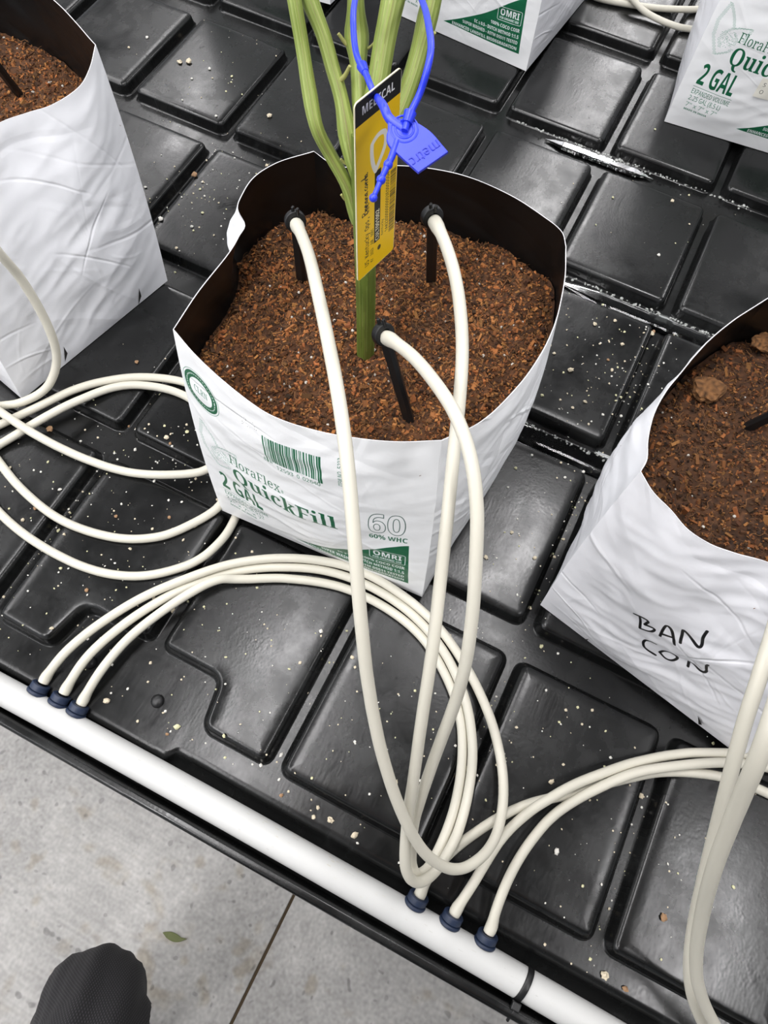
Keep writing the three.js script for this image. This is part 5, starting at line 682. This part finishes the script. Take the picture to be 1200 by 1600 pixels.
    for (let i = 0; i < n; i++) {
      for (let k = 0; k < 3; k++) { P[3 * i + k] = lo[k] + (mc.positionArray[3 * i + k] + 1) / 2 * size; Nn[3 * i + k] = mc.normalArray[3 * i + k]; }
      let best = 1, c = TOP; for (const B of A) { const d = dist(B, P[3 * i], P[3 * i + 1], P[3 * i + 2]); if (d < best) { best = d; c = B.c; } } Cc.set(c, 3 * i);
    }
    const bg = new THREE.BufferGeometry(); bg.setAttribute('position', new THREE.BufferAttribute(P, 3)); bg.setAttribute('normal', new THREE.BufferAttribute(Nn, 3)); bg.setAttribute('color', new THREE.BufferAttribute(Cc, 3));
    mesh('body', bg, new THREE.MeshStandardMaterial({ vertexColors: true, roughness: 0.7 }), t);
    const hair = new THREE.SphereGeometry(0.098, 28, 18, 0, 6.2832, 0, 1.75); hair.rotateX(0.55); const hp = hair.attributes.position; for (let i = 0; i < hp.count; i++) { const s = 1 + 0.05 * fbm(hp.getX(i) * 40, hp.getY(i) * 40, hp.getZ(i) * 40, 3); hp.setXYZ(i, hp.getX(i) * s * 0.95, hp.getY(i) * s, hp.getZ(i) * s); } hair.computeVertexNormals(); hair.translate(0.08, 0.868, 0.412);
    mesh('hair', hair, new THREE.MeshStandardMaterial({ color: 0x2a1d14, roughness: 0.6 }), t);
    for (const s of [-1, 1]) mesh('eye', new THREE.SphereGeometry(0.011, 14, 10).translate(0.08 + s * 0.032, 0.847, 0.315), new THREE.MeshStandardMaterial({ color: 0x1a1412, roughness: 0.2 }), t);
    mesh('mouth', sweep([[0.058, 0.792, 0.312], [0.08, 0.789, 0.304], [0.102, 0.792, 0.312]], 0.0045, 12, 8), new THREE.MeshStandardMaterial({ color: 0x8a4a42, roughness: 0.6 }), t);
    const leg2 = sweep([[0.201, -0.655, 0.605], [0.200, -0.60, 0.597], [0.196, -0.45, 0.575], [0.191, -0.27, 0.552], [0.186, -0.06, 0.552], [0.178, 0.12, 0.555]], (u) => lerp(0.06, 0.088, u), 60, 32), u2 = leg2.attributes.uv; for (let i = 0; i < u2.count; i++) u2.setXY(i, u2.getX(i) * 26, u2.getY(i) * 12); mesh('trouser_leg', leg2, new THREE.MeshPhysicalMaterial({ map: weave, roughness: 0.75, sheen: 0.2, sheenRoughness: 0.5 }), t);
  }
  mesh('trouser_leg', g, new THREE.MeshPhysicalMaterial({ map: weave, roughness: 0.75, sheen: 0.2, sheenRoughness: 0.5 }), t);
  const shoe = sweep([[-0.190, -0.675, 0.62], [-0.196, -0.672, 0.57], [-0.205, -0.682, 0.50], [-0.214, -0.688, 0.435], [-0.220, -0.692, 0.405]], (u) => 0.030 + 0.016 * Math.sin(Math.PI * Math.min(1, u * 0.95 + 0.12)), 30, 20);
  const sp = shoe.attributes.position; for (let i = 0; i < sp.count; i++) sp.setY(i, Math.max(FLOOR_Y + 0.012, sp.getY(i))); shoe.computeVertexNormals(); mesh('shoe', shoe, M.black, t); mesh('shoe', shoe.clone().translate(0.41, 0, 0.085), M.black, t);
  const sole = sweep([[-0.186, FLOOR_Y + 0.0075, 0.635], [-0.197, FLOOR_Y + 0.0075, 0.56], [-0.208, FLOOR_Y + 0.0075, 0.49], [-0.220, FLOOR_Y + 0.0075, 0.400]], (u) => 0.026 + 0.020 * Math.sin(Math.PI * Math.min(1, u * 0.95 + 0.12)), 30, 20); const so = sole.attributes.position; for (let i = 0; i < so.count; i++) so.setY(i, Math.min(FLOOR_Y + 0.015, Math.max(FLOOR_Y + 0.0002, so.getY(i)))); sole.computeVertexNormals(); for (const g2 of [sole, sole.clone().translate(0.41, 0, 0.085)]) mesh('sole', g2, new THREE.MeshStandardMaterial({ color: 0x2a2a2c, roughness: 0.8 }), t);
}

// ---------- the phone in the person's hands ----------
{
  const back = V(0.14654, 0.92388, 0.35352), rgt = V(0.89308, 0.03011, -0.4489), upv = V(-0.42537, 0.38151, -0.82068), t = thing('phone', 'dark mobile phone held over the bench in both hands', 'phone');
  const g = new RoundedBoxGeometry(0.072, 0.146, 0.008, 3, 0.003); g.translate(0.02, -0.05, 0.008); mesh('case', g, M.black, t);
  const s = new THREE.PlaneGeometry(0.066, 0.138).translate(0.02, -0.05, 0.01215); mesh('screen', s, new THREE.MeshPhysicalMaterial({ color: 0x08090b, roughness: 0.08 }), t);
  t.position.set(0, 0.5443, 0); t.quaternion.setFromRotationMatrix(new THREE.Matrix4().makeBasis(rgt, upv, back));
}

renderer.render(scene, camera);
